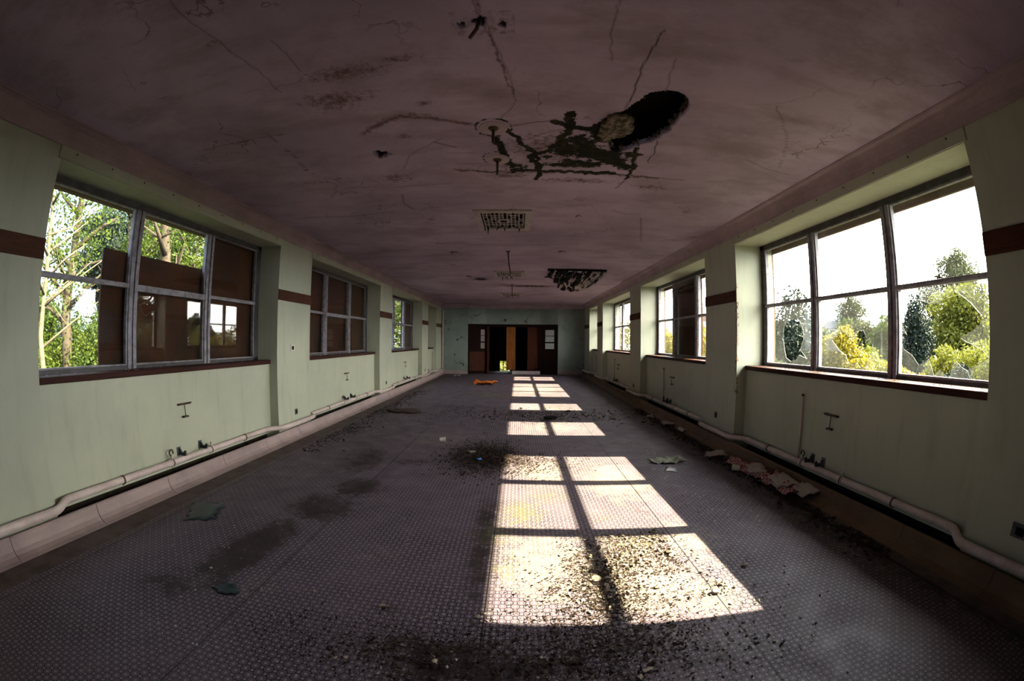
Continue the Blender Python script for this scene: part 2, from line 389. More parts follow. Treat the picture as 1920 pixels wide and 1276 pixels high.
H1w, H2w = loop_wobble(HOLE1, .012, 1), loop_wobble(HOLE2, .02, 2)

xs = np.concatenate([np.arange(XL+.13, -1.8, .03), np.arange(-1.8, 1.85, .011), np.arange(1.85, XR-.13, .03), [XR-.12]])
ys = np.concatenate([np.arange(YB, 1.0, .05), np.arange(1.0, 4.3, .011), np.arange(4.3, 7, .025), np.arange(7, YE+.45, .05)])
PX, PY, V, F = grid(xs, ys, ZC)
fx, fy = PX.ravel(), PY.ravel()
CR = {
 'c1': [(-.25, 1.45), (-.23, 1.589), (-.214, 1.693), (-.196, 1.758), (-.155, 1.885), (-.128, 1.979), (-.088, 2.149), (-.063, 2.272), (-.044, 2.461), (-.029, 2.549), (-.071, 2.674), (-.142, 2.79)],
 'c2': [(.479, 1.40), (.475, 1.717), (.478, 1.833), (.529, 2.063)], 'c3': [(.751, 1.743), (.728, 1.916), (.722, 2.129), (.745, 2.394), (.736, 2.629)],
 'c4': [(.893, 1.971), (.941, 2.298)], 'c6': [(-.624, 3.086), (-.812, 3.241), (-.972, 3.388), (-1.1, 3.665)], 'c7': [(-.702, 3.142), (-.535, 3.258)],
 'c8a': [(-.634, 3.376), (-.377, 3.369)], 'c8b': [(-.585, 3.608), (-.304, 3.612)], 'c8': [(-.605, 3.745), (-.274, 3.818), (.085, 3.76), (.534, 3.79), (.95, 3.8), (1.362, 3.819), (1.651, 3.82)],
 'c9': [(-.049, 2.898), (.065, 2.86), (.236, 2.818), (.35, 2.919)], 'c13': [(.07, 3.11), (.178, 3.026), (.317, 2.941)], 'c15': [(.98, 3.146), (1.081, 3.632), (1.055, 3.94), (1.013, 4.184)],
 'c16': [(1.108, 3.034), (1.156, 3.252), (1.154, 3.455)], 'c17': [(1.158, 4.951), (1.368, 5.067), (1.537, 5.007)], 'c18': [(1.59, 5.186), (1.962, 6.448)], 'c19': [(-2., 6.57), (-1.789, 6.679)],
 'c20': [(-1.307, 4.374), (-1.368, 4.7), (-1.312, 4.939)], 'd1': [(-1.663, 1.0), (-1.694, 1.231), (-1.686, 1.354), (-1.646, 1.518), (-1.635, 1.674), (-1.575, 1.907), (-1.57, 2.189)],
 'd2': [(-2.01, 2.6), (-2., 2.835), (-1.984, 3.051), (-2.045, 3.518), (-2.009, 3.809)], 'd3': [(-2.735, 2.758), (-2.494, 2.751), (-2.144, 2.743), (-1.893, 2.754)], 'd4': [(-1.351, 1.667), (-1.326, 1.82), (-1.33, 2.018)],
 'e1': [(2.011, 3.178), (2.314, 3.319), (2.575, 3.355)], 'e2': [(1.766, 2.282), (2.104, 2.662), (2.279, 2.962), (2.396, 3.222)], 'e3': [(1.867, 3.812), (2.018, 3.769), (2.136, 3.659)],
 'f1': [(-.5, 11.9), (-.1, 12.3), (.4, 12.1), (.95, 12.2)], 'f2': [(-2.9, 5.0), (-2.2, 5.1), (-1.6, 5.0)], 'f3': [(-.9, 6.9), (.1, 6.95), (1.0, 6.8)], 'f4': [(-1.9, 4.05), (-1.3, 4.15), (-.7, 4.1)]}
HARD = ('c7', 'c15', 'c16', 'c8', 'c9', 'c3', 'f1'); crack = np.zeros(fx.size); near = (fy > .9) & (fy < 13)
for i, (k, pts) in enumerate(CR.items()):
    w = .006
    if pts[0][1] > 4.3: w = .013
    d = seg_dist(fx, fy, wobble(pts, .009, seed=i)); crack = np.maximum(crack, (.9 if k in HARD else .45)*np.clip(1.4 - d/w, 0, 1))
mould = np.zeros(fx.size)
for i, (pts, w) in enumerate([([(.246, 2.835), (.421, 2.914), (.566, 2.918), (.634, 2.799), (.70, 2.70)], .035), ([(.364, 2.723), (.375, 2.975), (.336, 3.139), (.253, 3.32)], .035), ([(-.112, 2.954), (-.005, 3.153), (.138, 3.419), (.194, 3.728), (.165, 4.0)], .022),
        ([(-.192, 3.11), (-.144, 3.329), (-.09, 3.625), (-.049, 3.819)], .03), ([(-.049, 3.80), (.2, 3.78), (.534, 3.79), (.9, 3.78)], .03), ([(.98, 3.2), (1.07, 3.632), (1.055, 3.9)], .016), ([(.25, 3.32), (.1, 3.45), (.17, 3.7)], .03),
        ([(.6, 3.35), (.85, 3.5), (1.0, 3.62)], .07), ([(.40, 3.31), (.58, 3.33), (.80, 3.40)], .12), ([(.45, 3.55), (.7, 3.6)], .06)]):
    d = seg_dist(fx, fy, wobble(pts, .02, seed=40+i)); mould = np.maximum(mould, np.clip(1.1 - .55*d/w, 0, 1)*.85)
for x, y, a, b in [(.60, 3.34, .20, .16), (.83, 3.48, .16, .10), (.638, 3.02, .11, .16), (.243, 3.463, .05, .05), (.95, 3.33, .1, .06)]:
    mould = np.maximum(mould, .95*blob(fx, fy, x, y, a, b))
for x, y, r in [(-.201, 2.933, .14), (-.198, 3.5, .13)]:
    mould = np.maximum(mould, .46*np.exp(-((np.hypot(fx-x, fy-y)-r)/.02)**2))
for x, y, a, b in [(.50, 3.15, .22, .22), (.72, 3.42, .26, .16), (.45, 3.62, .35, .07), (-.05, 3.68, .12, .10)]:
    mould = np.maximum(mould, .72*blob(fx, fy, x, y, a, b))
mould = np.maximum(mould, .75*blob(fx, fy, .35, 12.3, .9, .22)); mould = np.maximum(mould, .75*blob(fx, fy, -1.0, 10.9, .22, .3))
stain = np.zeros(fx.size)
for x, y, a, b in [(-.835, 2.70, .22, .05), (-.693, 2.025, .13, .04), (-.661, 2.541, .08, .05), (-.915, 3.01, .09, .05), (-1.234, 3.888, .22, .12), (1.372, 4.087, .2, .1), (-1.69, 1.55, .06, .03), (-1.1, 2.1, .35, .1), (-1.9, 2.75, .08, .03), (-2.0, 3.05, .05, .03), (-2.04, 3.5, .05, .04), (-.1, 3.9, .25, .08), (.6, 4.0, .5, .08), (-1.25, 2.4, .3, .15), (-2.3, 2.76, .1, .02), (-1.0, 10.9, .4, .5), (.2, 12.2, 1.2, .4), (.3, 3.3, .5, .35)]:
    stain = np.maximum(stain, .8*blob(fx, fy, x, y, a, b))
stain = np.maximum(stain, .42*((np.abs(fx+.19) < .17) & (np.abs(fy-1.765) < .10)))
for pts, w in [([(-1.238, 2.912), (-.974, 2.748), (-.835, 2.699), (-.62, 2.761), (-.491, 2.827), (-.373, 2.871)], .03), ([(-.25, 1.45), (-.155, 1.885), (-.044, 2.461)], .010), ([(-.6, 3.745), (-.27, 3.818), (.53, 3.79), (1.36, 3.82)], .035)]:
    stain = np.maximum(stain, np.clip(.95 - .5*seg_dist(fx, fy, wobble(pts, .015, seed=9))/w, 0, 1))
cx = xs[:-1].astype(float) + np.diff(xs)/2; cy = ys[:-1] + np.diff(ys)/2; CX, CY = np.meshgrid(cx, cy)
keep = ~(inside(CX, CY, H1w) | inside(CX, CY, H2w))
for x, y, r in HOLES_S:
    a = np.arctan2(CY-y, CX-x); keep &= ~(np.hypot(CX-x, CY-y) < r*(1 + .18*np.sin(3*a+x*9) + .12*np.sin(7*a)))
F = F[keep.ravel()]
ceil_o = struct(np_mesh('ceiling', V, F, MAT['ceiling'], dict(crack=crack, mould=mould, stain=stain)))
sol = ceil_o.modifiers.new('thickness', 'SOLIDIFY'); sol.thickness = .045; sol.offset = -1
# the loft above: a black slab over the holes, its darkness put into the colour
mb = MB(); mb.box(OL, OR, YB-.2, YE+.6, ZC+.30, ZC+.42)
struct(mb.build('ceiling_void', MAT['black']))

# ---- floor with dust, moss and wet patches, plus light and shade painted in
xs = np.arange(-2.985, 2.65, .035); ys = np.concatenate([np.arange(YB, 7, .035), np.arange(7, YE+.6, .09)])
PX, PY, V, F = grid(xs, ys, 0); fx, fy = PX.ravel(), PY.ravel()
B = lambda *a: blob(fx, fy, *a)
moss = np.maximum.reduce([.9*B(.05, 3.47, .25, .4), .8*B(-.16, 3.04, .25, .3), .7*B(.30, 3.87, .35, .3), .85*B(.85, 2.85, .4, .28), .6*B(-.1, 2.55, .25, .3), 1.0*B(-.75, 11.41, 1.0, .55), .6*B(.7, 11.4, .6, .3), .5*B(.75, 3.3, .4, .3)])
wet_shade = np.maximum.reduce([.85*B(-.2, 1.55, .6, .16), .6*B(.55, 1.7, .35, .12), .6*B(.9, 1.5, .5, .08), 1.1*B(-1.9, 2.4, .24, .7, -.1), 1.05*B(-1.75, 3.3, .38, .35), 1.0*B(-1.6, 3.9, .32, .35), .7*B(-2.1, 1.75, .35, .25), .75*B(-.25, 2.8, .12, 1.1), .8*B(-.25, 3.3, .14, .5), .85*B(-1.9, 4.9, .35, .7), .7*B(-1.3, 4.9, .35, .2), .8*B(-.3, 1.65, .4, .12), .6*B(.1, 1.6, .5, .12), .75*B(-2.8, 8.5, .5, .5), .6*B(-1.4, 9.3, 1.3, .5), .85*B(-.35, 5.2, .55, .6), .5*B(.8, 9.4, .8, .4), .5*B(-2.6, 6.6, .3, 1.2), .85*B(2.7, 3, .35, 4), .5*B(2.6, 9, .3, 8)])  # wet and dirty patches; the long bands by the right wall paint shade
dust_light = np.maximum.reduce([.85*B(.2, 2.6, .45, .7), .8*B(.3, 4.7, .5, .8), .85*B(1.05, 4.3, .5, .9), .7*B(.6, 7.1, .9, .5), .7*B(.6, 9.3, .9, .6), .8*B(.5, 13, 1.1, 1.8), .95*B(.75, 2.35, .55, .55), .8*B(1.1, 2.1, .4, .3), .6*B(.8, 1.75, .5, .2), .7*B(1.3, 2.8, .5, .6), .6*B(-1.55, 1.95, .25, .35), .5*B(-1.6, 2.5, .25, .5), .5*B(-.9, 2.6, .5, .3), .65*B(-1.2, 6.2, .8, .8), .5*B(-1, 13.5, 1.4, 2.5), .55*B(.6, 5.0, .9, .5), .5*B(.6, 7.5, 1.2, 1), .35*np.ones(fx.size)])  # dust; blobs centred on the sunlit patches paint extra brightness into them
fl = struct(np_mesh('floor', V, F, MAT['floor'], dict(moss=moss, wet_shade=wet_shade, dust_light=dust_light)))
mb = MB(); mb.box(OL, OR, YB-.2, YE+.6, -.25, -.012); mb.box(OL, -2.985, YB, YE, -.02, .001, 1); mb.box(2.64, OR, YB, YE, -.02, .001, 1)
mb.box(XL+.04, PL_-.105, YB, YE, -.02, .045); mb.box(XR-.04, PR_+.105, YB, YE, -.02, .045); mb.box(PL_-.085, PL_-.11, YB, YE, 0, .139); mb.box(PR_+.085, PR_+.11, YB, YE, 0, .139)  # black fill and backing paint the shade in the gap behind the skirting
struct(mb.build('floor_screed', [MAT['dirt'], MAT['strip']]))

# ---- long walls
def long_wall(name, xin, xpan, xout, bays, s):
    mb = MB(); e = YB; zlo = -.02
    edges = []
    for a, b in bays:
        edges.append((e, a)); e = b
    edges.append((e, YE+.05))
    for a, b in edges: mb.box(xin, xout, a, b, zlo, ZC+.05)
    for a, b in bays:
        mb.box(xin, xout, a, b, ZH, ZC+.05)                         # wall above the opening
        mb.box(xpan, xout, a, b, .14, 1.13)                         # panel under the sill
        mb.box(xpan + s*.11, xout, a, b, zlo, .14)
    # green skirt strip that carries the pipe
    for a, b in bays: mb.box(xpan - s*.012, xpan, a, b, .14, .175)
    return struct(mb.build(name, MAT['wall']))
long_wall('wall_left', XL, PL_, OL, BL, -1)
long_wall('wall_right', XR, PR_, OR, BR, 1)
# outer stone skin with piers, dressed round the openings, and the eaves over it
for side, x0, x1, bays in (('left', OL, OL-.10, BL), ('right', OR, OR+.04, BR)):
    mb = MB(); e = YB-.3
    for a, b in bays + [(YE+.6, YE+.6)]:
        mb.box(x0, x1, e, a - .02, -.6, 3.4); 
        if a < YE: mb.box(x0, x1, a-.02, b+.02, 2.75 if side == 'right' else 2.80, 3.4); mb.box(x0, x1, a-.02, b+.02, -.6, 1.16)
        e = b + .02
    struct(mb.build('wall_%s_outer_stone' % side, MAT['stone']))
mb = MB(); mb.box(OR+.04, 4.43, YB-.3, YE+.9, 3.20, 3.38); struct(mb.build('roof_eaves_right', MAT['soffit']))
mb = MB(); mb.box(OL-.10, -4.6, YB-.3, YE+.9, 3.25, 3.40); struct(mb.build('roof_eaves_left', MAT['soffit']))
mb = MB(); mb.box(-4.6, 4.43, YB-.3, YE+.9, 3.55, 3.75); struct(mb.build('roof', MAT['slate']))
mb = MB(); mb.box(OL, OR, YB-.15, YB, -.02, ZC+.05); struct(mb.build('wall_back', MAT['wall']))

# ---- cornice (cove and the double bead), picture rail, skirting
def cornice(name, xw, s, y0, y1):
    prof = [(xw, ZW-.006), (xw - s*.012, ZW-.006), (xw - s*.012, ZW+.010)]
    for k in range(7):
        a = k/6*PI/2; prof.append((xw - s*(.012 + .095*(1-math.cos(a))), ZW + .010 + .135*math.sin(a)))
    prof += [(xw - s*.125, ZC-.012), (xw-s*.128, ZC-.006), (xw-s*.137, ZC-.006), (xw-s*.140, ZC-.014), (xw-s*.150, ZC-.014), (xw-s*.153, ZC-.004), (xw - s*.153, ZC+.03), (xw, ZC+.03)]
    return struct(MB().extrude(prof, y0, y1).build(name, MAT['cove']))
cornice('trim_1', XL, -1, YB, YE); cornice('trim_2', XR, 1, YB, YE)
ti = 3
for xw, s, bays in ((XL, -1, BL), (XR, 1, BR)):
    e = YB
    for a, b in bays + [(YE, YE)]:
        if a - e > .05:
            struct(MB().box(xw - s*.014, xw, e, a, 2.06, 2.215).build('trim_%d' % ti, MAT['rail'], bevel=.003)); ti += 1
        e = b
def skirting(name, s, x0):
    # x0: wall face; coved terrazzo kerb standing proud of it, with a joint every 0.9 m
    pr = [(0.04, .15), (.07, .152), (.078, .140), (.085, .09), (.098, .055), (.125, .026), (.165, .010), (.21, .003), (.21, -.01), (.04, -.01)]
    y = YB; first = None; mb = MB()
    while y < YE-.01:
        y1 = min(y + .93, YE); mb.extrude([(x0 - s*a, b) for a, b in pr], y + .003, y1 - .003); y = y1
    mb.extrude([(x0 - s*a, b) for a, b in [(.045, .145), (.066, .145), (.072, .09), (.09, .035), (.10, -.002), (.045, -.005)]], YB, YE, 1)
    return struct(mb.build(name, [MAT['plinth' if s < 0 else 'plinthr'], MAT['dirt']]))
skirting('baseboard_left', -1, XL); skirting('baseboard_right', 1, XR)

# ---- end wall with its shallow doorway bay
PA, PB, PC, PD = (-2.25, YE), (-1.42, YE+.33), (.99, YE+.33), (1.76, YE)
def prism(mb, pts, z0, z1, mi=0):
    n = len(pts); mb.add([(x, y, z0) for x, y in pts] + [(x, y, z1) for x, y in pts], [tuple(range(n-1, -1, -1)), tuple(range(n, 2*n))] + [(i, (i+1) % n, n+(i+1) % n, n+i) for i in range(n)], mi)
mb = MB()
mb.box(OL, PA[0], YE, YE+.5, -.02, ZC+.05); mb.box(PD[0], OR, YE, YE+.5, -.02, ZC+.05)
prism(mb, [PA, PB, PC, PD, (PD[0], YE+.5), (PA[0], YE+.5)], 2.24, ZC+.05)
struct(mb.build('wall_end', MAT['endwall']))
mb = MB()
for (a, b) in (((XL, YE), PA), (PA, PB), (PB, PC), (PC, PD), (PD, (XR, YE))):
    v = Vector((b[0]-a[0], b[1]-a[1])).normalized(); n = Vector((v.y, -v.x))
    for off, z0, z1 in ((.03, ZW-.01, ZW+.06), (.07, ZW+.06, ZW+.12), (.11, ZW+.12, ZC+.02)):
        prism(mb, [a, b, (b[0]+n.x*off, b[1]+n.y*off), (a[0]+n.x*off, a[1]+n.y*off)], z0, z1)
struct(mb.build('trim_%d' % ti, MAT['cove'])); ti += 1
mb = MB(); mb.box(XL+.1, PA[0], YE-.03, YE, 0, .17); mb.box(PD[0], XR-.1, YE-.03, YE, 0, .17)
struct(mb.build('baseboard_end', MAT['plinth'], bevel=.008))
# door set: glazed side screens on the angled faces, a dark wooden frame between
door = struct(empty('door_1', (-.22, YE, 0)))
def dbox(name, a, b, u0, u1, z0, z1, t0, t1, mat, parent, bevel=0):
    a, b = Vector((*a, 0)), Vector((*b, 0)); L = (b-a).length; v = (b-a)/L; n = Vector((v.y, -v.x, 0))
    q = lambda u, t, z: a + v*u + n*t + Vector((0, 0, z))
    vs = [q(u, t, z) - Vector(door.location) for z in (z0, z1) for u, t in ((u0, t0), (u1, t0), (u1, t1), (u0, t1))]
    m = MB(); m.add(vs, [(0, 3, 2, 1), (4, 5, 6, 7), (0, 1, 5, 4), (1, 2, 6, 5), (2, 3, 7, 6), (3, 0, 4, 7)]); return m, L
def dpart(name, specs, mat, parent, bevel=0):
    mb = MB()
    for s in specs:
        m, _ = dbox(name, *s, mat, parent); mb.add(m.v, m.f)
    return mb.build(name, mat, parent, bevel=bevel)
ZD = 2.24
for (a, b, gl0, gl1, pm) in ((PA, PB, .60, .80, 'board2'), (PC, PD, .22, .66, 'door')):
    L = math.dist(a, b)
    dpart('screen_frame', [(a, b, 0, .09, 0, ZD, -.05, .0), (a, b, L-.09, L, 0, ZD, -.05, 0), (a, b, .09, L-.09, ZD-.10, ZD, -.05, 0), (a, b, .09, L-.09, 1.0, 1.14, -.05, 0), (a, b, .09, L-.09, 0, .14, -.05, 0),
                           (a, b, .09, gl0, 1.14, ZD-.10, -.04, -.008), (a, b, gl1, L-.09, 1.14, ZD-.1, -.04, -.008), (a, b, gl0, gl1, 2.0, ZD-.1, -.04, -.008),
                           (a, b, gl0, gl1, 1.43, 1.455, -.04, -.004), (a, b, gl0, gl1, 1.71, 1.735, -.04, -.004)], MAT['door'], door)
    tag(dpart('lower_panel', [(a, b, .085, L-.085, .13, 1.01, -.035, -.012)], MAT[pm], door, .004), 'reddish flush panel below the glazing' if pm == 'board2' else 'dark flush panel below the glazing')
    for z0 in (1.14, 1.455, 1.735): tag(dpart('side_pane', [(a, b, gl0+.01, gl1-.01, z0+.004, z0+.26, -.03, -.02)], MAT['frosted' if pm == 'door' else 'dimpane'], door), 'pale frosted pane' if pm == 'door' else 'pinkish pane with its dimness painted in')
dpart('door_frame', [(PB, PC, 0, .07, 0, ZD, -.10, .02), (PB, PC, 2.34, 2.41, 0, ZD, -.10, .02), (PB, PC, .07, 2.34, 2.12, ZD, -.10, .02), (PB, PC, .07, 2.34, 0, .02, -.10, .02)], MAT['door'], door)
# dark lobby behind and its far doorway with a gap of daylight
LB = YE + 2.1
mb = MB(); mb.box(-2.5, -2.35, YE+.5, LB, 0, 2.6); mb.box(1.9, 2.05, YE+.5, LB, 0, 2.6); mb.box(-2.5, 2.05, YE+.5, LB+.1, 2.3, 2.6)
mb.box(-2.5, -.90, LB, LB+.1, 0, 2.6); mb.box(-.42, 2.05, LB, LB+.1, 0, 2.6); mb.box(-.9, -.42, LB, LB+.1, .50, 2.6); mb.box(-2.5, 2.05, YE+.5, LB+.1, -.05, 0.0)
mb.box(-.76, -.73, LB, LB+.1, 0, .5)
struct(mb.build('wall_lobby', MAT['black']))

# ---- windows
def pane_mesh(mb, x, poly, holes=(), th=.004, mi=0, rim=1, rw=.0026, inner=-1):
    """flat glass with holes; poly/holes in (y, z); thick bright broken edges"""
    pts = list(poly); loops = [list(range(len(poly)))]
    for h in holes:
        loops.append(list(range(len(pts), len(pts)+len(h)))); pts += list(h)
    tri = geometry.tessellate_polygon([[Vector((pts[i][0], pts[i][1], 0)) for i in lp] for lp in loops])
    mb.add([(x, y, z) for y, z in pts], [tuple(t) for t in tri], mi)
    for h in holes:
        hh = list(h) + [h[0]]
        mb.tube([(x, y, z) for y, z in hh], rw, 5, rim, cap=False)
HH1 = [(4.755, 1.705), (4.665, 1.783), (4.541, 1.801), (4.408, 1.755), (4.342, 1.659), (4.331, 1.556), (4.378, 1.463), (4.398, 1.419), (4.26, 1.318), (4.419, 1.359), (4.476, 1.296), (4.596, 1.273), (4.692, 1.314), (4.733, 1.413), (4.768, 1.559)]
HH2 = [(3.809, 1.539), (3.714, 1.599), (3.678, 1.636), (3.575, 1.597), (3.485, 1.545), (3.43, 1.567), (3.398, 1.624), (3.313, 1.636), (3.251, 1.538), (3.179, 1.497), (3.178, 1.442), (3.227, 1.372), (3.274, 1.273), (3.347, 1.262), (3.403, 1.309), (3.467, 1.292), (3.534, 1.296), (3.571, 1.376), (3.688, 1.433)]
SHARDS = [[(2.834, 1.872), (2.818, 1.774), (2.806, 1.695), (2.722, 1.58), (2.789, 1.632), (2.801, 1.569), (2.76, 1.554), (2.789, 1.511), (2.761, 1.454), (2.663, 1.408), (2.575, 1.323), (2.613, 1.237), (2.839, 1.228)],
 [(2.613, 1.237), (2.575, 1.323), (2.463, 1.379), (2.39, 1.237)], [(2.39, 1.237), (2.339, 1.295), (2.218, 1.231)], [(2.216, 1.231), (2.199, 1.339), (2.158, 1.37), (2.096, 1.326), (2.038, 1.304), (2.0, 1.236)],
 [(2.0, 1.236), (2.038, 1.304), (1.9, 1.367), (1.829, 1.404), (1.78, 1.42), (1.76, 1.228)], [(1.76, 1.95), (1.76, 1.36), (1.823, 1.405), (1.879, 1.455), (1.989, 1.502), (2.057, 1.522), (2.113, 1.551), (2.012, 1.596), (1.922, 1.643), (1.887, 1.714)],
 [(2.833, 1.975), (1.77, 1.975), (1.815, 1.90), (1.887, 1.714), (1.919, 1.739), (2.004, 1.817), (2.162, 1.921), (2.278, 1.887), (2.341, 1.834), (2.427, 1.835), (2.527, 1.862), (2.55, 1.908), (2.639, 1.948), (2.761, 1.945)]]
HL1 = [(3.159, 1.827), (3.238, 1.862), (3.322, 1.893), (3.37, 1.955), (3.533, 1.965), (3.432, 1.858), (3.418, 1.782), (3.33, 1.771), (3.263, 1.718), (3.21, 1.746)]
def window(idx, side, a, b, special=None, missing=()):
    s = 1 if side == 'right' else -1
    xin, xpan, xg, xout = (XR, PR_, FR, OR) if s > 0 else (XL, PL_, FL, OL)
    root = struct(empty('window_%d' % idx, (xg, (a+b)/2, 1.19)))
    O = Vector(root.location)
    def bld(mb, name, mats, parent=root, **k):
        mb.v = [tuple(Vector(v) - O) for v in mb.v]; return mb.build(name, mats, parent, **k)
    wide = b - a > 3
    # mullions are at fixed distances from the near jamb
    mul = [a + 1.297, a + 2.507] if wide else [a + .88]
    zb, zt, zm = 1.19, 2.83, 2.005
    x0, x1 = xg - .035, xg + .035
    mb = MB(); mb.box(x0, x1, a, a+.12, zb, zt+.02); mb.box(x0, x1, b-.09, b, zb, zt+.02); mb.box(x0, x1, a, b, zt-.05, zt+.02); mb.box(x0, x1, a, b, zb-.03, zb+.035)
    bld(mb, 'window_frame', MAT['jamb'], bevel=.003)
    for y in mul:
        mb = MB(); mb.box(x0-.006*1, x1+.006, y-.055, y-.012, zb, zt-.05); mb.box(x0-.006, x1+.006, y+.012, y+.055, zb, zt-.05); mb.box(x0+.012, x1-.012, y-.012, y+.012, zb, zt-.05)
        bld(mb, 'mullion', MAT['frame'], bevel=.003)
    ed = [a+.12] + [q for y in mul for q in (y-.055, y+.055)] + [b-.09]
    for k in range(len(ed)//2):
        y0, y1 = ed[2*k], ed[2*k+1]
        hh = .045 if (s < 0 and k == 1) else .022
        mb = MB(); mb.box(x0, x1, y0, y1, zm-hh, zm+.022); mb.box(x0-.008*1, x0, y0, y1, zm-.012, zm+.012)
        # narrow sash rims
        for (u0, u1, w0, w1) in ((y0, y0+.018, zb+.035, zt-.05), (y1-.018, y1, zb+.035, zt-.05), (y0, y1, zb+.035, zb+.05), (y0, y1, zt-.065, zt-.05)): mb.box(x0+.012, x1-.012, u0, u1, w0, w1)
        t = bld(mb, 'sash_frame', MAT['frame'], bevel=.002)
        if wide and k == 0:
            lt = MB(); yc = (y0+y1)/2 + .02; lt.box(x0 if s > 0 else x1, (x0-.03) if s > 0 else (x1+.03), yc-.03, yc+.03, zm+.022, zm+.03); lt.tube([((x0-.015) if s > 0 else (x1+.015), yc, zm+.03), ((x0-.015) if s > 0 else (x1+.015), yc+.005, zm+.06)], .007, 8); lt.tube([((x0-.015) if s > 0 else (x1+.015), yc-.005, zm+.045), ((x0-.02) if s > 0 else (x1+.02), yc+.06, zm+.04)], .006, 8)
            bld(lt, 'window_latch', MAT['rust'], t)
        for lo, (z0, z1) in enumerate(((zb+.045, zm-hh), (zm+.022, zt-.055))):
            if (k, lo) in missing: continue
            q0, q1 = y0+.014, y1-.014
            rect = [(q0, z0), (q1, z0), (q1, z1), (q0, z1)]; mb = MB(); g = 'glass'
            if special == 'R1' and lo == 0:
                g = 'glass2'
                if k == 2: pane_mesh(mb, xg, rect, [HH1])
                elif k == 1: pane_mesh(mb, xg, rect, [HH2]); mb.tube([(xg, 3.40, 1.62), (xg, 3.52, 1.75), (xg, 3.60, 1.88), (xg, 3.72, 1.96)], .002, 5, 1)
                else:
                    for sh in SHARDS:
                        m = MB(); pane_mesh(m, xg, sh); 
                        m.tube([(xg, y, z) for y, z in sh], .0022, 5, 1)
                        bld(m, 'glass_shard', [MAT['glass2'], MAT['edge']], root)
                    continue
            elif special == 'L1' and k == 1 and lo == 0: pane_mesh(mb, xg, rect, [HL1], rw=.0005)
            else: pane_mesh(mb, xg, rect)
            bld(mb, 'glass_pane', [MAT[g], MAT['edge']], root)
    # sill board, opening lining and head board
    mb = MB(); mb.box(xpan - s*.03, xg - s*.035, a+.002, b-.002, 1.135, 1.19); bld(mb, 'window_sill', MAT['sillw'], bevel=.006)
    mb = MB(); mb.box(xin - s*.012, xin + s*.03, a-.03, b+.03, ZH+.005, ZW-.006); bld(mb, 'head_board', MAT['wall'], bevel=.003)
    if wide:
        mb = MB()
        for k in range(9): 
            y = a + .15 + k*(b-a-.3)/8; mb.tube([(xin - s*.012, y, ZH+.075), (xin - s*.018, y, ZH+.075)], .008, 8)
        bld(mb, 'screw_row', MAT['rust'])
    # crumbs of paint and glass lying along the sill
    mb = MB(); r = random.Random(idx)
    for k in range(90 if wide else 10):
        y = r.uniform(a+.1, b-.1); x = xg - s*r.uniform(.045, .22); w = r.uniform(.004, .016)
        mb.box(x, x+w, y, y+w*r.uniform(.6, 2), 1.19, 1.19+r.uniform(.001, .006))
    cr = bld(mb, 'sill_crumbs', MAT['plaster']); cr['kind'] = 'stuff'
    return root
n = 1
for i, (a, b) in enumerate(BL): window(n, 'left', a, b, 'L1' if i == 0 else None); n += 1
for i, (a, b) in enumerate(BR): window(n, 'right', a, b, 'R1' if i == 0 else None, missing=((2, 1),) if i == 1 else ()); n += 1

# ================================================================== BOARDS over the windows
def sheet(name, x0, x1, y0, y1, z0, z1, mat, label, cat, group=None):
    o = MB().box(x0-(x0+x1)/2, x1-(x0+x1)/2, y0-(y0+y1)/2, y1-(y0+y1)/2, 0, z1-z0).build(name, mat, loc=((x0+x1)/2, (y0+y1)/2, z0), bevel=.002)
    return tag(o, label, cat, group)
a, b = BL[0]
sheet('chipboard_panel', -3.925, -3.90, 2.68, 4.25, 1.16, 2.345, MAT['osb'], 'low dark chipboard sheet outside the nearest left window, foliage showing above its straight top', 'board')
sheet('chipboard_panel', -3.925, -3.90, 4.26, b-.01, 1.16, 2.80, MAT['osb'], 'full height dark chipboard sheet closing the far third of the nearest left window', 'board')
a, b = BL[1]
for k, (y0, y1, w) in enumerate(((a+.01, a+1.29, 'near'), (a+1.30, a+2.50, 'middle'), (a+2.51, b-.01, 'far'))):
    sheet('chipboard_panel', -3.925, -3.90, y0, y1, 1.16, 2.80, MAT['osb'], 'dark chipboard sheet behind the %s third of the second left window, fully boarded' % w, 'board')
a, b = BL[2]
sheet('chipboard_panel', -3.925, -3.90, a+2.51, b-.01, 1.16, 2.80, MAT['osb'], 'dark chipboard sheet beside the leafy open pane of the third left window', 'board')
a, b = BL[3]
sheet('chipboard_panel', -3.925, -3.90, a+.01, b-.01, 1.16, 2.80, MAT['osb'], 'dark chipboard sheet closing the narrow left window by the end wall', 'board')
sheet('chipboard_panel', 3.485, 3.51, 7.50, 8.76, 1.16, 2.79, MAT['osb'], 'brown board filling the middle third of the second right window between bright panes', 'board')

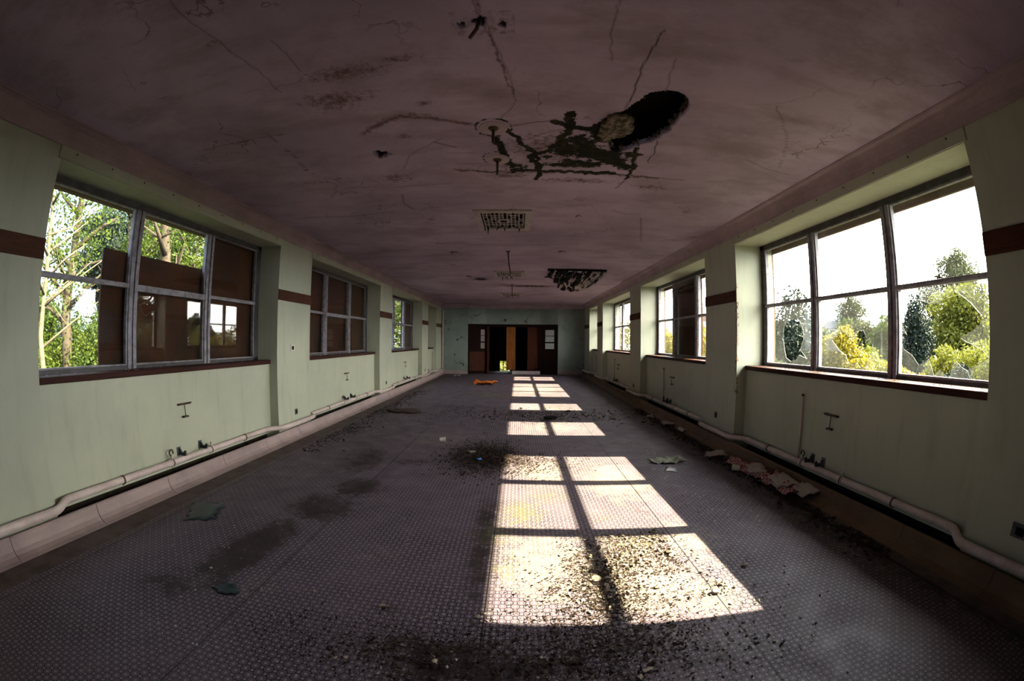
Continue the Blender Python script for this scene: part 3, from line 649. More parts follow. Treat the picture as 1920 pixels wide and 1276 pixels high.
# ================================================================== PIPES, BRACKETS, SOCKETS
def pipe_run(side):
    s = 1 if side == 'right' else -1
    xin, xpan, bays = (XR, PR_, BR) if s > 0 else (XL, PL_, BL)
    xp, xb, z = xin - s*.075, xpan - s*.055, .215
    root = empty('heating_pipe', (xp, 8, z), None, None)
    tag(root, 'cream heating pipe along the %s, stepping round the piers' % ('bright left wall above pink skirting' if s < 0 else 'shadowed right wall'), 'pipe', 'wall heating pipes'); del root['group']
    pts = [(xp, YB+.05, z)]
    for a, b in bays:
        for t in np.linspace(0, 1, 7): pts.append((xp + (xb-xp)*(3*t*t-2*t**3), a - .06 + .26*t, z))
        for t in np.linspace(0, 1, 7): pts.append((xb + (xp-xb)*(3*t*t-2*t**3), b - .22 + .26*t, z))
    pts.append((xp, YE-.04, z))
    O = Vector(root.location); mb = MB().tube([tuple(Vector(p)-O) for p in pts], .036, 14); mb.build('pipe_tube', MAT['pipe'], root, smooth=True)
    k = 0
    for i, (a, b) in enumerate(bays):
        for f in ((.85, 1.55, 2.2, 2.9) if b-a > 3 else (.5, 1.2)):
            y = a + f; m = MB().tube([tuple(Vector((xb, y-.008, z))-O), tuple(Vector((xb, y+.008, z))-O)], .043, 12); m.box(xb-O.x, xpan-O.x, y-.006-O.y, y+.006-O.y, -.05, -.035)
            m.build('pipe_clamp', MAT['rust'], root)
        # short threaded upstands left by the radiator, with a lever valve on one
        ys_ = (a+1.55, a+2.22) if b-a > 3 else (a+.5,)
        for j, y in enumerate(ys_):
            m = MB().tube([tuple(Vector((xb, y, z+.03))-O), tuple(Vector((xb, y, z+.085))-O)], .014, 10); m.tube([tuple(Vector((xb, y-.03, z))-O), tuple(Vector((xb, y+.03, z))-O)], .042, 12)
            st = m.build('pipe_branch', MAT['pipe'], root, smooth=True)
            if (j == 0) == (s < 0):
                ring = [tuple(Vector((xb, y + .028*math.cos(q), z+.105+.032*math.sin(q)))-O) for q in np.linspace(-.5, 4.6, 12)]
                MB().tube(ring, .008, 8).build('lever_valve', MAT['rust'], st, smooth=True)
    return root
pipe_run('left'); pipe_run('right')
mb = MB().tube([(0, 0, 0), (0, 0, 2.75)], .028, 12); 
for z in (.5, 1.35, 2.2): mb.tube([(0, 0, z-.01), (0, 0, z+.01)], .036, 12)
tag(mb.build('downpipe', MAT['pipe'], loc=(XL+.07, YE-.07, .155)), 'thin pale vertical pipe in the far left corner by the end wall', 'pipe')
for i, (a, b) in enumerate(BR):
    y = a + 2.33 if b-a > 3 else a + .9
    root = empty('riser_pipe', (PR_-.03, y, .25), 'thin capped upright pipe under the %s right window' % ['nearest', 'second', 'third', 'farthest'][i], 'pipe', 'capped risers along the right wall')
    MB().tube([(0, 0, 0), (0, 0, .68)], .0125, 10).build('riser_tube', MAT['pipe'], root, smooth=True)
    MB().tube([(0, 0, .68), (0, 0, .70)], .016, 10).build('end_cap', MAT['rust'], root, smooth=True)
a, b = BL[3]
root = empty('riser_pipe', (PL_+.03, a+1.35, .25), 'thin dark upright pipe under the narrow left window by the end wall', 'pipe')
MB().tube([(0, 0, 0), (0, 0, .78)], .009, 8).build('riser_tube', MAT['rust'], root)
ordn = ['nearest', 'second', 'third', 'farthest']
for side, xpan, s, bays, off in (('left', PL_, -1, BL, 1.85), ('right', PR_, 1, BR, 1.85)):
    for i, (a, b) in enumerate(bays):
        if i == 3: continue
        # wall stay: a bar with a hooked rod hanging from it
        y = a + off; root = empty('radiator_stay', (xpan, y, .79), 'rusty T shaped radiator stay on the wall below the %s %s window' % (ordn[i], side), 'bracket', 'radiator wall stays')
        MB().box(0, -s*.022, -.10, .10, -.010, .010).tube([(-s*.02, -.09, 0), (-s*.045, -.09, .012)], .006, 6).tube([(-s*.02, .09, 0), (-s*.045, .09, .012)], .006, 6).build('cross_bar', MAT['rust'], root)
        MB().tube([(-s*.02, 0, 0), (-s*.032, 0, -.13)], .005, 8).build('rod', MAT['rust'], root)
        MB().box(-s*.012, -s*.045, -.04, .04, -.145, -.128).build('foot_plate', MAT['rust'], root)
        for j, dy in enumerate((1.72, 2.08) if side == 'left' else (1.92, 2.10)):
            root = empty('radiator_bracket', (xpan, a+dy, .255), '%s grey shaped radiator bracket above the pipe under the %s %s window' % (('nearer', 'farther')[j], ordn[i], side), 'bracket', 'shaped radiator brackets')
            prof = [(0, 0), (.11, 0), (.12, .05), (.095, .058), (.085, .035), (.05, .035), (.035, .065), (0, .075)]
            m = MB(); m.add([(-s*u, -.009, v) for u, v in prof] + [(-s*u, .009, v) for u, v in prof], [tuple(range(8)), tuple(range(15, 7, -1))] + [(k, (k+1) % 8, 8+(k+1) % 8, 8+k) for k in range(8)])
            m.build('bracket_arm', MAT['grey'], root); MB().box(0, -s*.006, -.03, .03, -.01, .085).build('wall_plate', MAT['grey'], root)
def socket(xw, s, y, z, label, w=.075, h=.085, mat='grey', name='socket_box'):
    root = empty(name, (xw, y, z), label, 'socket')
    MB().box(0, -s*.010, -w/2, w/2, -h/2, h/2).build('face_plate', MAT[mat], root, bevel=.002)
    m = MB().box(-s*.010, -s*.013, -w*.25, w*.25, -h*.28, h*.28); m.build('opening', MAT['black'], root)
socket(XL, -1, 5.90, .365, 'small black open socket low on the first left pier'); socket(XL, -1, 10.55, .37, 'small black open socket low on the second left pier'); socket(XL, -1, 15.19, .38, 'small black open socket low on the third left pier')
socket(XR, 1, 5.79, .42, 'small dark socket low on the first right pier'); socket(XR, 1, 10.44, .38, 'small dark socket low on the second right pier'); socket(XR, 1, 1.11, .41, 'dark double socket low on the wall at the right edge', .15, .09)
socket(XL, -1, 5.82, 1.36, 'pale switch plate at shoulder height on the first left pier', .11, .10, 'white', 'switch_plate')

# ================================================================== CEILING FITTINGS
def vent(x, y, w, l, label):
    root = empty('ceiling_vent', (x, y, ZC), label, 'vent', 'square ceiling vents')
    f = .085; m = MB()
    for (x0, x1, y0, y1) in ((-w/2, w/2, -l/2, -l/2+f), (-w/2, w/2, l/2-f, l/2), (-w/2, -w/2+f, -l/2+f, l/2-f), (w/2-f, w/2, -l/2+f, l/2-f)): m.box(x0, x1, y0, y1, -.022, 0)
    m.build('vent_frame', MAT['vent'], root, bevel=.004)
    MB().box(-w/2+.02, w/2-.02, -l/2+.02, l/2-.02, -.003, 0).build('dark_backing', MAT['black'], root)
    m = MB(); nb = 11; r = random.Random(int(y*10))
    for k in range(nb):
        xx = -w/2+f + (k+.5)*(w-2*f)/nb; m.box(xx-.006, xx+.006, -l/2+f, l/2-f - (r.random() < .25)*.12, -.018, -.008)
        for q in range(9):
            if r.random() < .75:
                yy = -l/2+f + (q+.5)*(l-2*f)/9; m.box(xx, xx+(w-2*f)/nb, yy-.008, yy+.008, -.017, -.009)
    m.build('grille', MAT['vent'], root)
    m = MB().tube([(0, 0, -.02), (0, 0, -.008)], .085, 20); m.tube([(0, 0, -.022), (0, 0, -.0205)], .05, 20, 1); m.build('centre_ring', [MAT['vent'], MAT['black']], root)
    m = MB()
    for k in range(5): 
        xx = r.uniform(-w/2+f, w/2-f); m.tube([(xx, l/2-f, -.01), (xx+r.uniform(-.03, .03), l/2-f+.01, -.02-r.uniform(.02, .10))], [.012, .003], 6)
    m.build('hanging_fluff', MAT['black'], root)['kind'] = 'stuff'
vent(-.21, 5.46, .74, .92, 'square white ceiling grille nearest the camera, blackened at its far edge'); vent(-.24, 10.05, .74, .90, 'middle white ceiling grille, left of the big black ceiling hole'); vent(-.26, 14.5, .74, .90, 'small far ceiling grille close to the end wall')
def rod(x, y, L, label, rose=0, bend=.0):
    root = empty('ceiling_rod', (x, y, ZC), label, 'rod', None)
    MB().tube([(0, 0, .02), (bend*.3, -bend*.2, -L*.5), (bend, -bend*.5, -L)], [.013, .011, .010], 10).build('rod_stem', MAT['rust'], root, smooth=True)
    if L > .11: MB().tube([(0, 0, -.001), (0, 0, -.018)], [.045, .03], 16).build('rose', MAT['rust'], root, smooth=True)
    if rose: MB().tube([(0, 0, .0), (0, 0, -.006)], [rose, rose*.97], 28).build('plaster_disc', MAT['cove'], root, smooth=False)
rod(-.205, 1.745, .10, 'short bent black cable hanging from the ceiling hole near the top', 0, -.05)
rod(-.201, 2.933, .13, 'short dark rod hanging on a round disc left of the mossy cracks, nearer one', .11)
rod(-.198, 3.52, .15, 'short dark rod hanging on a round disc left of the mossy cracks, farther one', .11)
rod(-.20, 7.45, .42, 'long thin dark rod hanging between the two nearest ceiling grilles', 0, .05); rod(-.20, 12.0, .35, 'thin dark rod hanging in the rust stained far ceiling', 0, .02)
# strips of lath and sagging shreds in the far hole
def shred_mesh(seed, poly, n, zr):
    m = MB(); r = random.Random(seed); X = [p[0] for p in poly]; Y = [p[1] for p in poly]; k = 0
    while k < n:
        x, y = r.uniform(min(X), max(X)), r.uniform(min(Y), max(Y))
        if not bool(inside(np.array([x]), np.array([y]), poly)[0]): continue
        L = r.uniform(*zr); w = r.uniform(.006, .03); pts = [(x, y, ZC+.28)]
        for q in range(4): pts.append((x + r.uniform(-.03, .03)*(q+1), y + r.uniform(-.05, .05), ZC + .28 - (L)*(q+1)/4))
        m.tube(pts, [w, w*.8, w*1.1, w*.6, w*.2], 5); k += 1
    return m
HB = [(x, y) for x, y in H2w if y > 9.55]; HB = [(.70, 9.6)] + [] + [(2.03, 9.6)] + HB if False else HB
mb = MB(); mb.add([(x*1.0, y, ZC+.012) for x, y in HB], [tuple(range(len(HB)))]); tag(mb.build('grey_underlay', MAT['vent']), 'grey underlay sheet bared inside the big far ceiling hole', 'sheet')
m = MB(); r = random.Random(3); k = 0
while k < 150:
    x, y = r.uniform(.65, 2.1), 9.35 + 3.9*r.random()**1.3
    if not bool(inside(np.array([x]), np.array([y]), HOLE2)[0]): continue
    L = r.uniform(.10, .75)*(1.5 if r.random() < .2 else 1)*(1 if y < 11.5 else .6); w = r.uniform(.006, .040)*(.4 + .6*(abs(x-1.2) < .5)); y1 = min(y+L, 13.1)
    m.tube([(x, y, ZC-.002), (x+r.uniform(-.04, .04), (y+y1)/2, ZC-.01-r.uniform(0, .03)), (x+r.uniform(-.08, .08), y1, ZC-r.uniform(.005, .05))], [w, w*r.uniform(.6, 1.5), w*.3], 5); k += 1
tag(m.build('hanging_shreds', MAT['black']), 'black ragged shreds hanging across the big far ceiling hole', 'debris', None, 'stuff')
# edge of rag along the near lip
m = MB(); r = random.Random(5)
for k in range(26):
    x = .66 + k*.052; m.tube([(x, 9.23+r.uniform(-.01, .01), ZC+.02), (x+r.uniform(-.02, .02), 9.25, ZC-.02-r.uniform(0, .05))], [.03, .012], 5)
tag(m.build('torn_lip', MAT['black']), 'torn black lip along the near edge of the big far ceiling hole', 'debris', None, 'stuff')
# sagging plaster flap and rubble in the near hole
def crumple(name, poly, z, amp, mat, label, cat, th=.02, n=10, seed=0, tilt=(0, 0), group=None):
    X = [p[0] for p in poly]; Y = [p[1] for p in poly]; cx_, cy_ = sum(X)/len(X), sum(Y)/len(Y)
    d = max(max(X)-min(X), max(Y)-min(Y))/n
    gx = np.arange(min(X)-d, max(X)+2*d, d); gy = np.arange(min(Y)-d, max(Y)+2*d, d); A, Bq, V, F = grid(gx, gy, 0)
    ccx = (gx[:-1]+gx[1:])/2; ccy = (gy[:-1]+gy[1:])/2; CXX, CYY = np.meshgrid(ccx, ccy); F = F[inside(CXX, CYY, poly).ravel()]
    used = np.unique(F); mp = -np.ones(len(V), int); mp[used] = np.arange(len(used)); V = V[used]; F = mp[F]
    r = random.Random(seed)
    for v in V:
        nn = noise.noise(Vector((v[0]*3/d/n*1.6+seed, v[1]*3/d/n*1.6, seed*1.7)))
        v[2] = z + amp*(nn + .35*noise.noise(Vector((v[0]*9/d/n+seed, v[1]*9/d/n, 3.1)))) + tilt[0]*(v[0]-cx_) + tilt[1]*(v[1]-cy_)
        v[0] -= cx_; v[1] -= cy_
    o = np_mesh(name, V, F, mat, smooth=False); o.location = (cx_, cy_, 0)
    s_ = o.modifiers.new('thickness', 'SOLIDIFY'); s_.thickness = th; s_.offset = 0
    return tag(o, label, cat, group)
crumple('sagging_plaster', [(.60, 2.76), (.691, 2.652), (.79, 2.671), (.841, 2.768), (.861, 2.955), (.80, 3.06), (.694, 3.12), (.60, 2.97)], ZC+.0, .03, MAT['mossy'], 'mossy sagging flap of plaster at the left of the near ceiling hole', 'plaster', .03, 14, 4, (.12, .05))
m = MB(); r = random.Random(8)
for k in range(45):
    a = r.uniform(0, 2*PI); p = H1w[int(r.random()*len(H1w))]; x, y = p[0]*.96+.04*.92, p[1]*.96+.04*2.8; q = r.uniform(.008, .025)
    m.tube([(x, y, ZC+.05), (x+r.uniform(-.03, .03), y+r.uniform(-.03, .03), ZC+.02)], [q, q*.5], 5)
tag(m.build('crumbling_rim', MAT['rust']), 'brown crumbling rim round the near ceiling hole', 'debris', None, 'stuff')

# ================================================================== THINGS ON THE FLOOR
def lump_mesh(name, seed, mat, flat=.5):
    import bmesh
    bm = bmesh.new(); bmesh.ops.create_icosphere(bm, subdivisions=2, radius=.5); r = random.Random(seed)
    pl = [(Vector((r.uniform(-1, 1), r.uniform(-1, 1), r.uniform(-1, 1))).normalized(), r.uniform(.22, .40)) for _ in range(9)]
    for v in bm.verts:
        for n_, d_ in pl:
            e = v.co.dot(n_) - d_
            if e > 0: v.co -= n_*e
        v.co.z *= flat
    zmin = min(v.co.z for v in bm.verts)
    for v in bm.verts: v.co.z -= zmin
    me = bpy.data.meshes.new(name); bm.to_mesh(me); bm.free(); me.materials.append(mat); return me
lumps = [lump_mesh('lump', k, MAT['plaster'], f) for k, f in enumerate((.5, .35, .7, .45, .3, .6))]
mlumps = [lump_mesh('mossy_lump', k+10, MAT['mossy'], f) for k, f in enumerate((.5, .4, .6))]
darkl = [lump_mesh('dark_lump', k+20, MAT['leafdirt'], f) for k, f in enumerate((.5, .4, .6))]
def scatter(name, meshes, n, fn, size, label, cat, group, seed, sink=.0):
    r = random.Random(seed)
    for k in range(n):
        x, y = fn(r); o = bpy.data.objects.new(name, r.choice(meshes)); s_ = r.uniform(*size)*(1 + .8*(r.random() < .12))
        o.scale = (s_, s_*r.uniform(.6, 1.1), s_*r.uniform(.7, 1.1)); o.rotation_euler[2] = r.uniform(0, 6.28); o.location = (x, y, 0.0); col.objects.link(o); tag(o, label, cat, group)
g = lambda r, x, y, sx, sy: (r.gauss(x, sx), r.gauss(y, sy))
def in_patch(r):
    c = r.random()
    if c < .45: return g(r, .56, 2.35, .10, .22)
    if c < .8: return (r.uniform(.65, 1.15), r.uniform(2.35, 3.0))
    return (r.uniform(.3, 1.3), r.uniform(2.05, 3.0))
scatter('plaster_lump', lumps, 130, in_patch, (.018, .045), 'pale broken plaster lump among the rubble in the nearest patch of sunlight', 'rubble', 'plaster lumps in the nearest sunlit patch', 1)
scatter('mossy_plaster_lump', mlumps, 45, lambda r: (r.uniform(.7, 1.1), r.uniform(2.45, 3.05)), (.02, .042), 'mossy green plaster lump lying in the nearest patch of sunlight', 'rubble', 'mossy lumps in the nearest sunlit patch', 2)
scatter('plaster_crumb', lumps, 26, lambda r: g(r, 1.27, 2.08, .045, .05), (.015, .03), 'white plaster crumb heaped at the near right corner of the sunlit patch', 'rubble', 'white crumbs at the corner of the sunlit patch', 3)
scatter('plaster_fragment', lumps, 60, lambda r: (r.uniform(-.9, 1.6), r.uniform(1.5, 2.0)), (.010, .028), 'small pale plaster fragment on the shaded floor in front of the sunlit patch', 'rubble', 'fragments in the foreground shade', 4)
scatter('plaster_chip', lumps, 60, lambda r: (r.uniform(1.45, 2.6), r.uniform(1.6, 5.2)), (.010, .030), 'pale plaster chip on the floor right of the sunlit patches', 'rubble', 'chips right of the sunlight', 5)
scatter('plaster_flake', lumps, 60, lambda r: (r.uniform(-2.9, -.5), r.uniform(1.6, 8.5)), (.010, .026), 'pale plaster flake on the dark floor along the left side', 'rubble', 'flakes on the left floor', 6)
scatter('ceiling_fragment', darkl+lumps, 90, lambda r: (r.gauss(.4, 1.0), r.gauss(8.3, .45)), (.02, .07), 'broken ceiling fragment strewn across the floor at the third sunlit patch', 'rubble', 'fragments across the middle of the floor', 7)
# leaf litter and fine grit: nobody could count them
def litter(name, n, fn, size, mat, label, cat, seed, up=.02):
    r = random.Random(seed); V = []; Fc = []
    for k in range(n):
        x, y = fn(r); s_ = r.uniform(*size); a = r.uniform(0, 6.28); z = r.uniform(.002, up); tx, ty = r.uniform(-.5, .5), r.uniform(-.5, .5); b = len(V)
        for dx, dy in ((-1, -.5), (1, -.6), (.8, .6), (-.7, .5)):
            u = s_*(dx*math.cos(a) - dy*math.sin(a)); v = s_*(dx*math.sin(a) + dy*math.cos(a)); V.append((x+u, y+v, max(.001, z+u*tx+v*ty)))
        Fc.append((b, b+1, b+2, b+3))
    o = np_mesh(name, V, Fc, mat); return tag(o, label, cat, None, 'stuff')
litter('leaf_litter', 3500, lambda r: g(r, -.42, 5.25, .26, .38), (.006, .018), MAT['leafdirt'], 'dark drift of rotten leaves left of the nearest patch of sunlight', 'litter', 11, .03)
litter('leaf_litter', 900, lambda r: g(r, .15, 5.0, .3, .25), (.005, .014), MAT['leafdirt'], 'thin brown leaf scatter in the far left corner of the nearest sunlit patch', 'litter', 12, .015)
litter('plaster_grit', 1800, lambda r: in_patch(r) if r.random() < .75 else g(r, .8, 2.4, .4, .35), (.0025, .008), MAT['plaster'], 'pale plaster grit between the lumps in the nearest sunlit patch', 'grit', 13, .008)
litter('grit_shade', 7500, lambda r: (in_patch(r) if r.random() < .4 else (g(r, .50, 1.95, .25, .35) if r.random() < .45 else g(r, -.15, 1.62, .55, .13))), (.0025, .010), MAT['leafdirt'], 'black grit spread over the foreground, dark flakes as painted shadows among the sunlit rubble', 'grit', 14, .012)  # foreground grit, and black flakes that stand for shadows between sunlit lumps
litter('ceiling_grit', 1500, lambda r: (r.gauss(.3, 1.2), r.gauss(8.3, .4)), (.006, .022), MAT['leafdirt'], 'dark grit around the fragments at the middle of the floor', 'grit', 15, .02)
litter('edge_grit', 1500, lambda r: (-2.95 + abs(r.gauss(0, .22)), r.uniform(5, 12)), (.005, .02), MAT['leafdirt'], 'grit drifted along the foot of the left skirting', 'grit', 16, .015)
litter('edge_rubble', 1800, lambda r: (2.72 - abs(r.gauss(0, .12)), r.uniform(2, 9)), (.006, .024), MAT['leafdirt'], 'black debris drifted along the foot of the right skirting', 'grit', 17, .025)
litter('glass_splinters', 500, lambda r: (r.uniform(1.6, 2.6), r.gauss(4.2, .7)), (.003, .010), MAT['edge'], 'fine broken glass sprinkled on the floor right of the nearest sunlight', 'broken glass', 18, .004)
litter('glass_splinters', 400, lambda r: (r.gauss(-2.5, .3), r.gauss(7.0, .6)), (.003, .012), MAT['edge'], 'fine broken glass sprinkled along the left floor edge', 'broken glass', 19, .004)
litter('paint_flecks', 1500, lambda r: (r.uniform(-2.9, 2.5), 1.3 + 11*r.random()**1.6), (.0025, .008), MAT['paper'], 'tiny pale paint flecks sprinkled over the whole patterned floor', 'flecks', 20, .003)
litter('dark_clods', 700, lambda r: (g(r, -.1, 1.6, .6, .14) if r.random() < .6 else g(r, .9, 1.65, .5, .2)), (.004, .011), MAT['leafdirt'], 'small dark clods along the bottom edge of the foreground', 'clods', 21, .02)
# cloths, papers, cup, boards
ov = lambda x, y, rx, ry, n=14, seed=0, j=.2: [(x + rx*(1+random.Random(seed+k).uniform(-j, j))*math.cos(2*PI*k/n), y + ry*(1+random.Random(seed+k+50).uniform(-j, j))*math.sin(2*PI*k/n)) for k in range(n)]
crumple('orange_rag', ov(-1.08, 14.15, .42, .22, seed=3), .07, .13, MAT['orange'], 'crumpled bright orange rag on the floor near the end wall', 'cloth', .015, 16, 3)
crumple('pale_rag', ov(1.88, 4.93, .24, .10, seed=9), .03, .035, MAT['paleclo'], 'crumpled pale greenish rag right of the nearest sunlit patch', 'cloth', .008, 20, 9)
crumple('sodden_board', ov(-2.35, 8.45, .34, .28, seed=12), .02, .02, MAT['brownrag'], 'round sodden brown scrap on the left floor beyond the first pier', 'scrap', .02, 14, 12)
crumple('plastic_sheet', [(-2.93, 2.95), (-2.70, 2.55), (-2.50, 2.72), (-2.62, 3.05)], .008, .006, MAT['teal'], 'dull teal plastic sheet on the floor by the near left skirting', 'plastic sheet', .002, 10, 2)
crumple('plastic_scrap', ov(-1.72, 1.86, .10, .06, seed=7), .008, .01, MAT['teal'], 'small dark blue plastic scrap in the left foreground', 'plastic scrap', .002, 8, 5)
crumple('black_scrap', ov(.62, 7.9, .12, .12, seed=22), .04, .03, MAT['black'], 'small black crumpled scrap between the second and third sunlit patches', 'scrap', .02, 8, 6)
def cup(loc, rz, label, s_=1.0):
    root = empty('plastic_cup', loc, label, 'cup', rz=rz); r = [(.030, 0), (.030, .002), (.036, .07), (.040, .072), (.040, .080), (.038, .080), (.036, .073), (.028, .006)]
    n_ = 20; vs = [(z*s_*1.1, q*s_*math.cos(2*PI*k/n_), .04*s_ + q*s_*math.sin(2*PI*k/n_)) for q, z in r for k in range(n_)]
    fs = [(i*n_+k, i*n_+(k+1) % n_, (i+1)*n_+(k+1) % n_, (i+1)*n_+k) for i in range(len(r)-1) for k in range(n_)]; fs.append(tuple(range(n_))); fs.append(tuple((len(r)-1)*n_+k for k in range(n_)))
    MB().add(vs, fs).build('cup_body', MAT['white'], root, smooth=True)
cup((-1.14, 5.95, 0), .25, 'white plastic cup lying on its side left of the leaf drift')
cup((2.60, 4.35, 0.0), 2.4, 'white cup lying in front of the checked scraps by the right skirting')
crumple('blue_wrapper', ov(-.47, 5.02, .035, .05, seed=31), .035, .01, MAT['blue'], 'small bright blue wrapper lying on the dark leaf drift', 'wrapper', .004, 6, 1)
crumple('yellow_scrap', ov(-.60, 5.38, .05, .04, seed=32), .03, .008, MAT['plaster'], 'small pale yellow scrap lying on the dark leaf drift', 'scrap', .006, 6, 2)
crumple('card_sheet', [(2.42, 4.95), (2.66, 4.78), (2.70, 5.02), (2.50, 5.10)], .07, .01, MAT['paper'], 'pale folded card sheet, farthest in the heap by the right skirting', 'card', .004, 8, 1, (.2, 0))
for k, (x, y, rx, ry, lb) in enumerate([(2.66, 4.55, .10, .20, 'red checked cloth scrap, farthest of the four by the right skirting'), (2.68, 4.22, .13, .22, 'red checked cloth scrap behind the fallen white cup'), (2.70, 3.86, .11, .18, 'red checked cloth scrap in the middle of the heap'), (2.72, 3.55, .10, .20, 'red checked cloth scrap nearest the camera in the heap')]):
    crumple('checked_cloth', ov(x, y, rx, ry, 10, 60+k, .25), .06, .05, MAT['check'], lb, 'cloth', .004, 9, 20+k, (.25, 0), 'red checked cloth scraps')
for k, (p, lb) in enumerate([([(2.60, 4.12), (2.76, 4.0), (2.80, 4.25), (2.66, 4.32)], 'pale torn paper lying between the checked cloth scraps'), ([(2.62, 3.62), (2.84, 3.50), (2.86, 3.80), (2.68, 3.86)], 'large pale card sheet leaning on the right skirting heap'), ([(2.70, 3.26), (2.88, 3.22), (2.90, 3.46), (2.74, 3.48)], 'pale card sheet at the near end of the right skirting heap')]):
    crumple('paper_sheet', p, .09, .012, MAT['paper'], lb, 'paper', .003, 8, 30+k, (.3, .1))
for k, (x, y, rx, ry, lb) in enumerate([(2.72, 7.15, .13, .16, 'crumpled white paper by the right skirting, beyond the first right pier'), (2.62, 7.9, .08, .10, 'small crumpled white paper, second beyond the first right pier'), (2.78, 6.6, .09, .12, 'flattened white paper by the right skirting at the first pier'), (-2.55, 17.2, .16, .2, 'crumpled white paper on the floor in the far left corner')]):
    crumple('crumpled_paper', ov(x, y, rx, ry, 10, 80+k, .25), .04, .06, MAT['paper'], lb, 'paper', .004, 10, 40+k)
crumple('wood_chip', [(.55, 1.47), (.63, 1.50), (.64, 1.52), (.585, 1.51), (.57, 1.44), (.555, 1.44)], .008, .003, MAT['plaster'], 'pale T shaped flake at the bottom edge of the foreground', 'flake', .004, 14, 3)
crumple('glass_fragment', [(1.72, 4.55), (1.84, 4.50), (1.88, 4.62), (1.80, 4.68)], .006, .002, MAT['edge'], 'flat glass fragment just in front of the pale rag', 'glass', .003, 8, 3)
# sheets standing in the end doorway
def upright(name, x, w, y, z0, z1, mat, label, cat, th=.03):
    return tag(MB().box(-w/2, w/2, -th/2, th/2, 0, z1-z0).build(name, mat, loc=(x, y, z0), bevel=.003), label, cat)
upright('plywood_sheet', -.335, .41, YE+.42, .17, 2.12, MAT['board'], 'narrow orange plywood sheet hanging in the end doorway', 'board')
upright('plywood_sheet', .66, .50, YE+.42, .17, 2.12, MAT['board2'], 'narrow red brown plywood sheet hanging right in the end doorway', 'board')
upright('fallen_plank', .36, 1.25, YE+.16, .0, .15, MAT['vent'], 'pale lilac plank lying across the foot of the end doorway', 'plank', .05)
upright('door_post', -1.36, .10, YE+.24, .0, 2.12, MAT['board2'], 'reddish post standing at the left side of the end doorway', 'post', .06)
tag(MB().box(-.05, .05, -.06, 0, -.06, .06).tube([(0, -.06, -.02), (0, -.09, -.03)], .02, 8).build('alarm_box', MAT['jamb'], loc=(-.60, YE+.33, 2.42)), 'small dark alarm box on the wall above the end doorway', 'alarm')

# ================================================================== OUTSIDE
GZ = -.7
mb = MB().box(-90, 90, -40, 120, GZ-.2, GZ); struct(mb.build('ground', MAT['grass']))
def polar(az, d): return d*math.sin(math.radians(az)), d*math.cos(math.radians(az))
def leaves(cent, n, size, rr, seed, shell=.55):
    """cent: list of (x,y,z,r,rz) clumps"""
    R = np.random.RandomState(seed); w = np.array([c[3]**2*c[4] for c in cent]) ; w = w/w.sum(); idx = R.choice(len(cent), n, p=w)
    C = np.array([c[:3] for c in cent])[idx]; rad = np.array([c[3] for c in cent])[idx]; rz = np.array([c[4] for c in cent])[idx]
    d = R.normal(size=(n, 3)); d /= np.linalg.norm(d, axis=1)[:, None]; q = R.uniform(shell, 1, n)**.6*(1 + .12*R.normal(size=n))
    P = C + d*np.stack([rad*q, rad*q, rz*q], 1)
    s = size*R.uniform(.6, 1.3, n)[:, None]
    nrm = d + .9*R.normal(size=(n, 3)); nrm /= np.linalg.norm(nrm, axis=1)[:, None]
    u = np.cross(nrm, R.normal(size=(n, 3))); u /= np.linalg.norm(u, axis=1)[:, None] + 1e-9; v = np.cross(nrm, u)
    V = np.stack([P-u*s*.9, P-v*s*.5, P+u*s*.9, P+v*s*.5], 1).reshape(-1, 3); F = np.arange(4*n).reshape(-1, 4)
    return V, F
def crown_clumps(h0, h1, r, n, seed, shape='round'):
    q = random.Random(seed); out = []
    for k in range(n):
        t = (k+.5)/n; z = h0 + (h1-h0)*t
        cr0 = 1
        if shape == 'cone': w = r*(1 - .88*t)*(.85 + .3*q.random())
        elif shape == 'column': w = r*(.75 + .35*math.sin(PI*min(1, t*1.15+.05)))*(1 - .45*max(0, t-.75)/.25)
        else: w = r*math.sqrt(max(.05, 1-(2*t-1)**2))
        a = q.uniform(0, 6.28); e = q.uniform(.1, .65)*w if shape == 'round' else q.uniform(.1, .35)*w
        cr = (.50 if shape == 'round' else .68)*w + .12*r
        out.append((e*math.cos(a), e*math.sin(a), z, cr, max(.12*(h1-h0), cr*.7)))
    return out
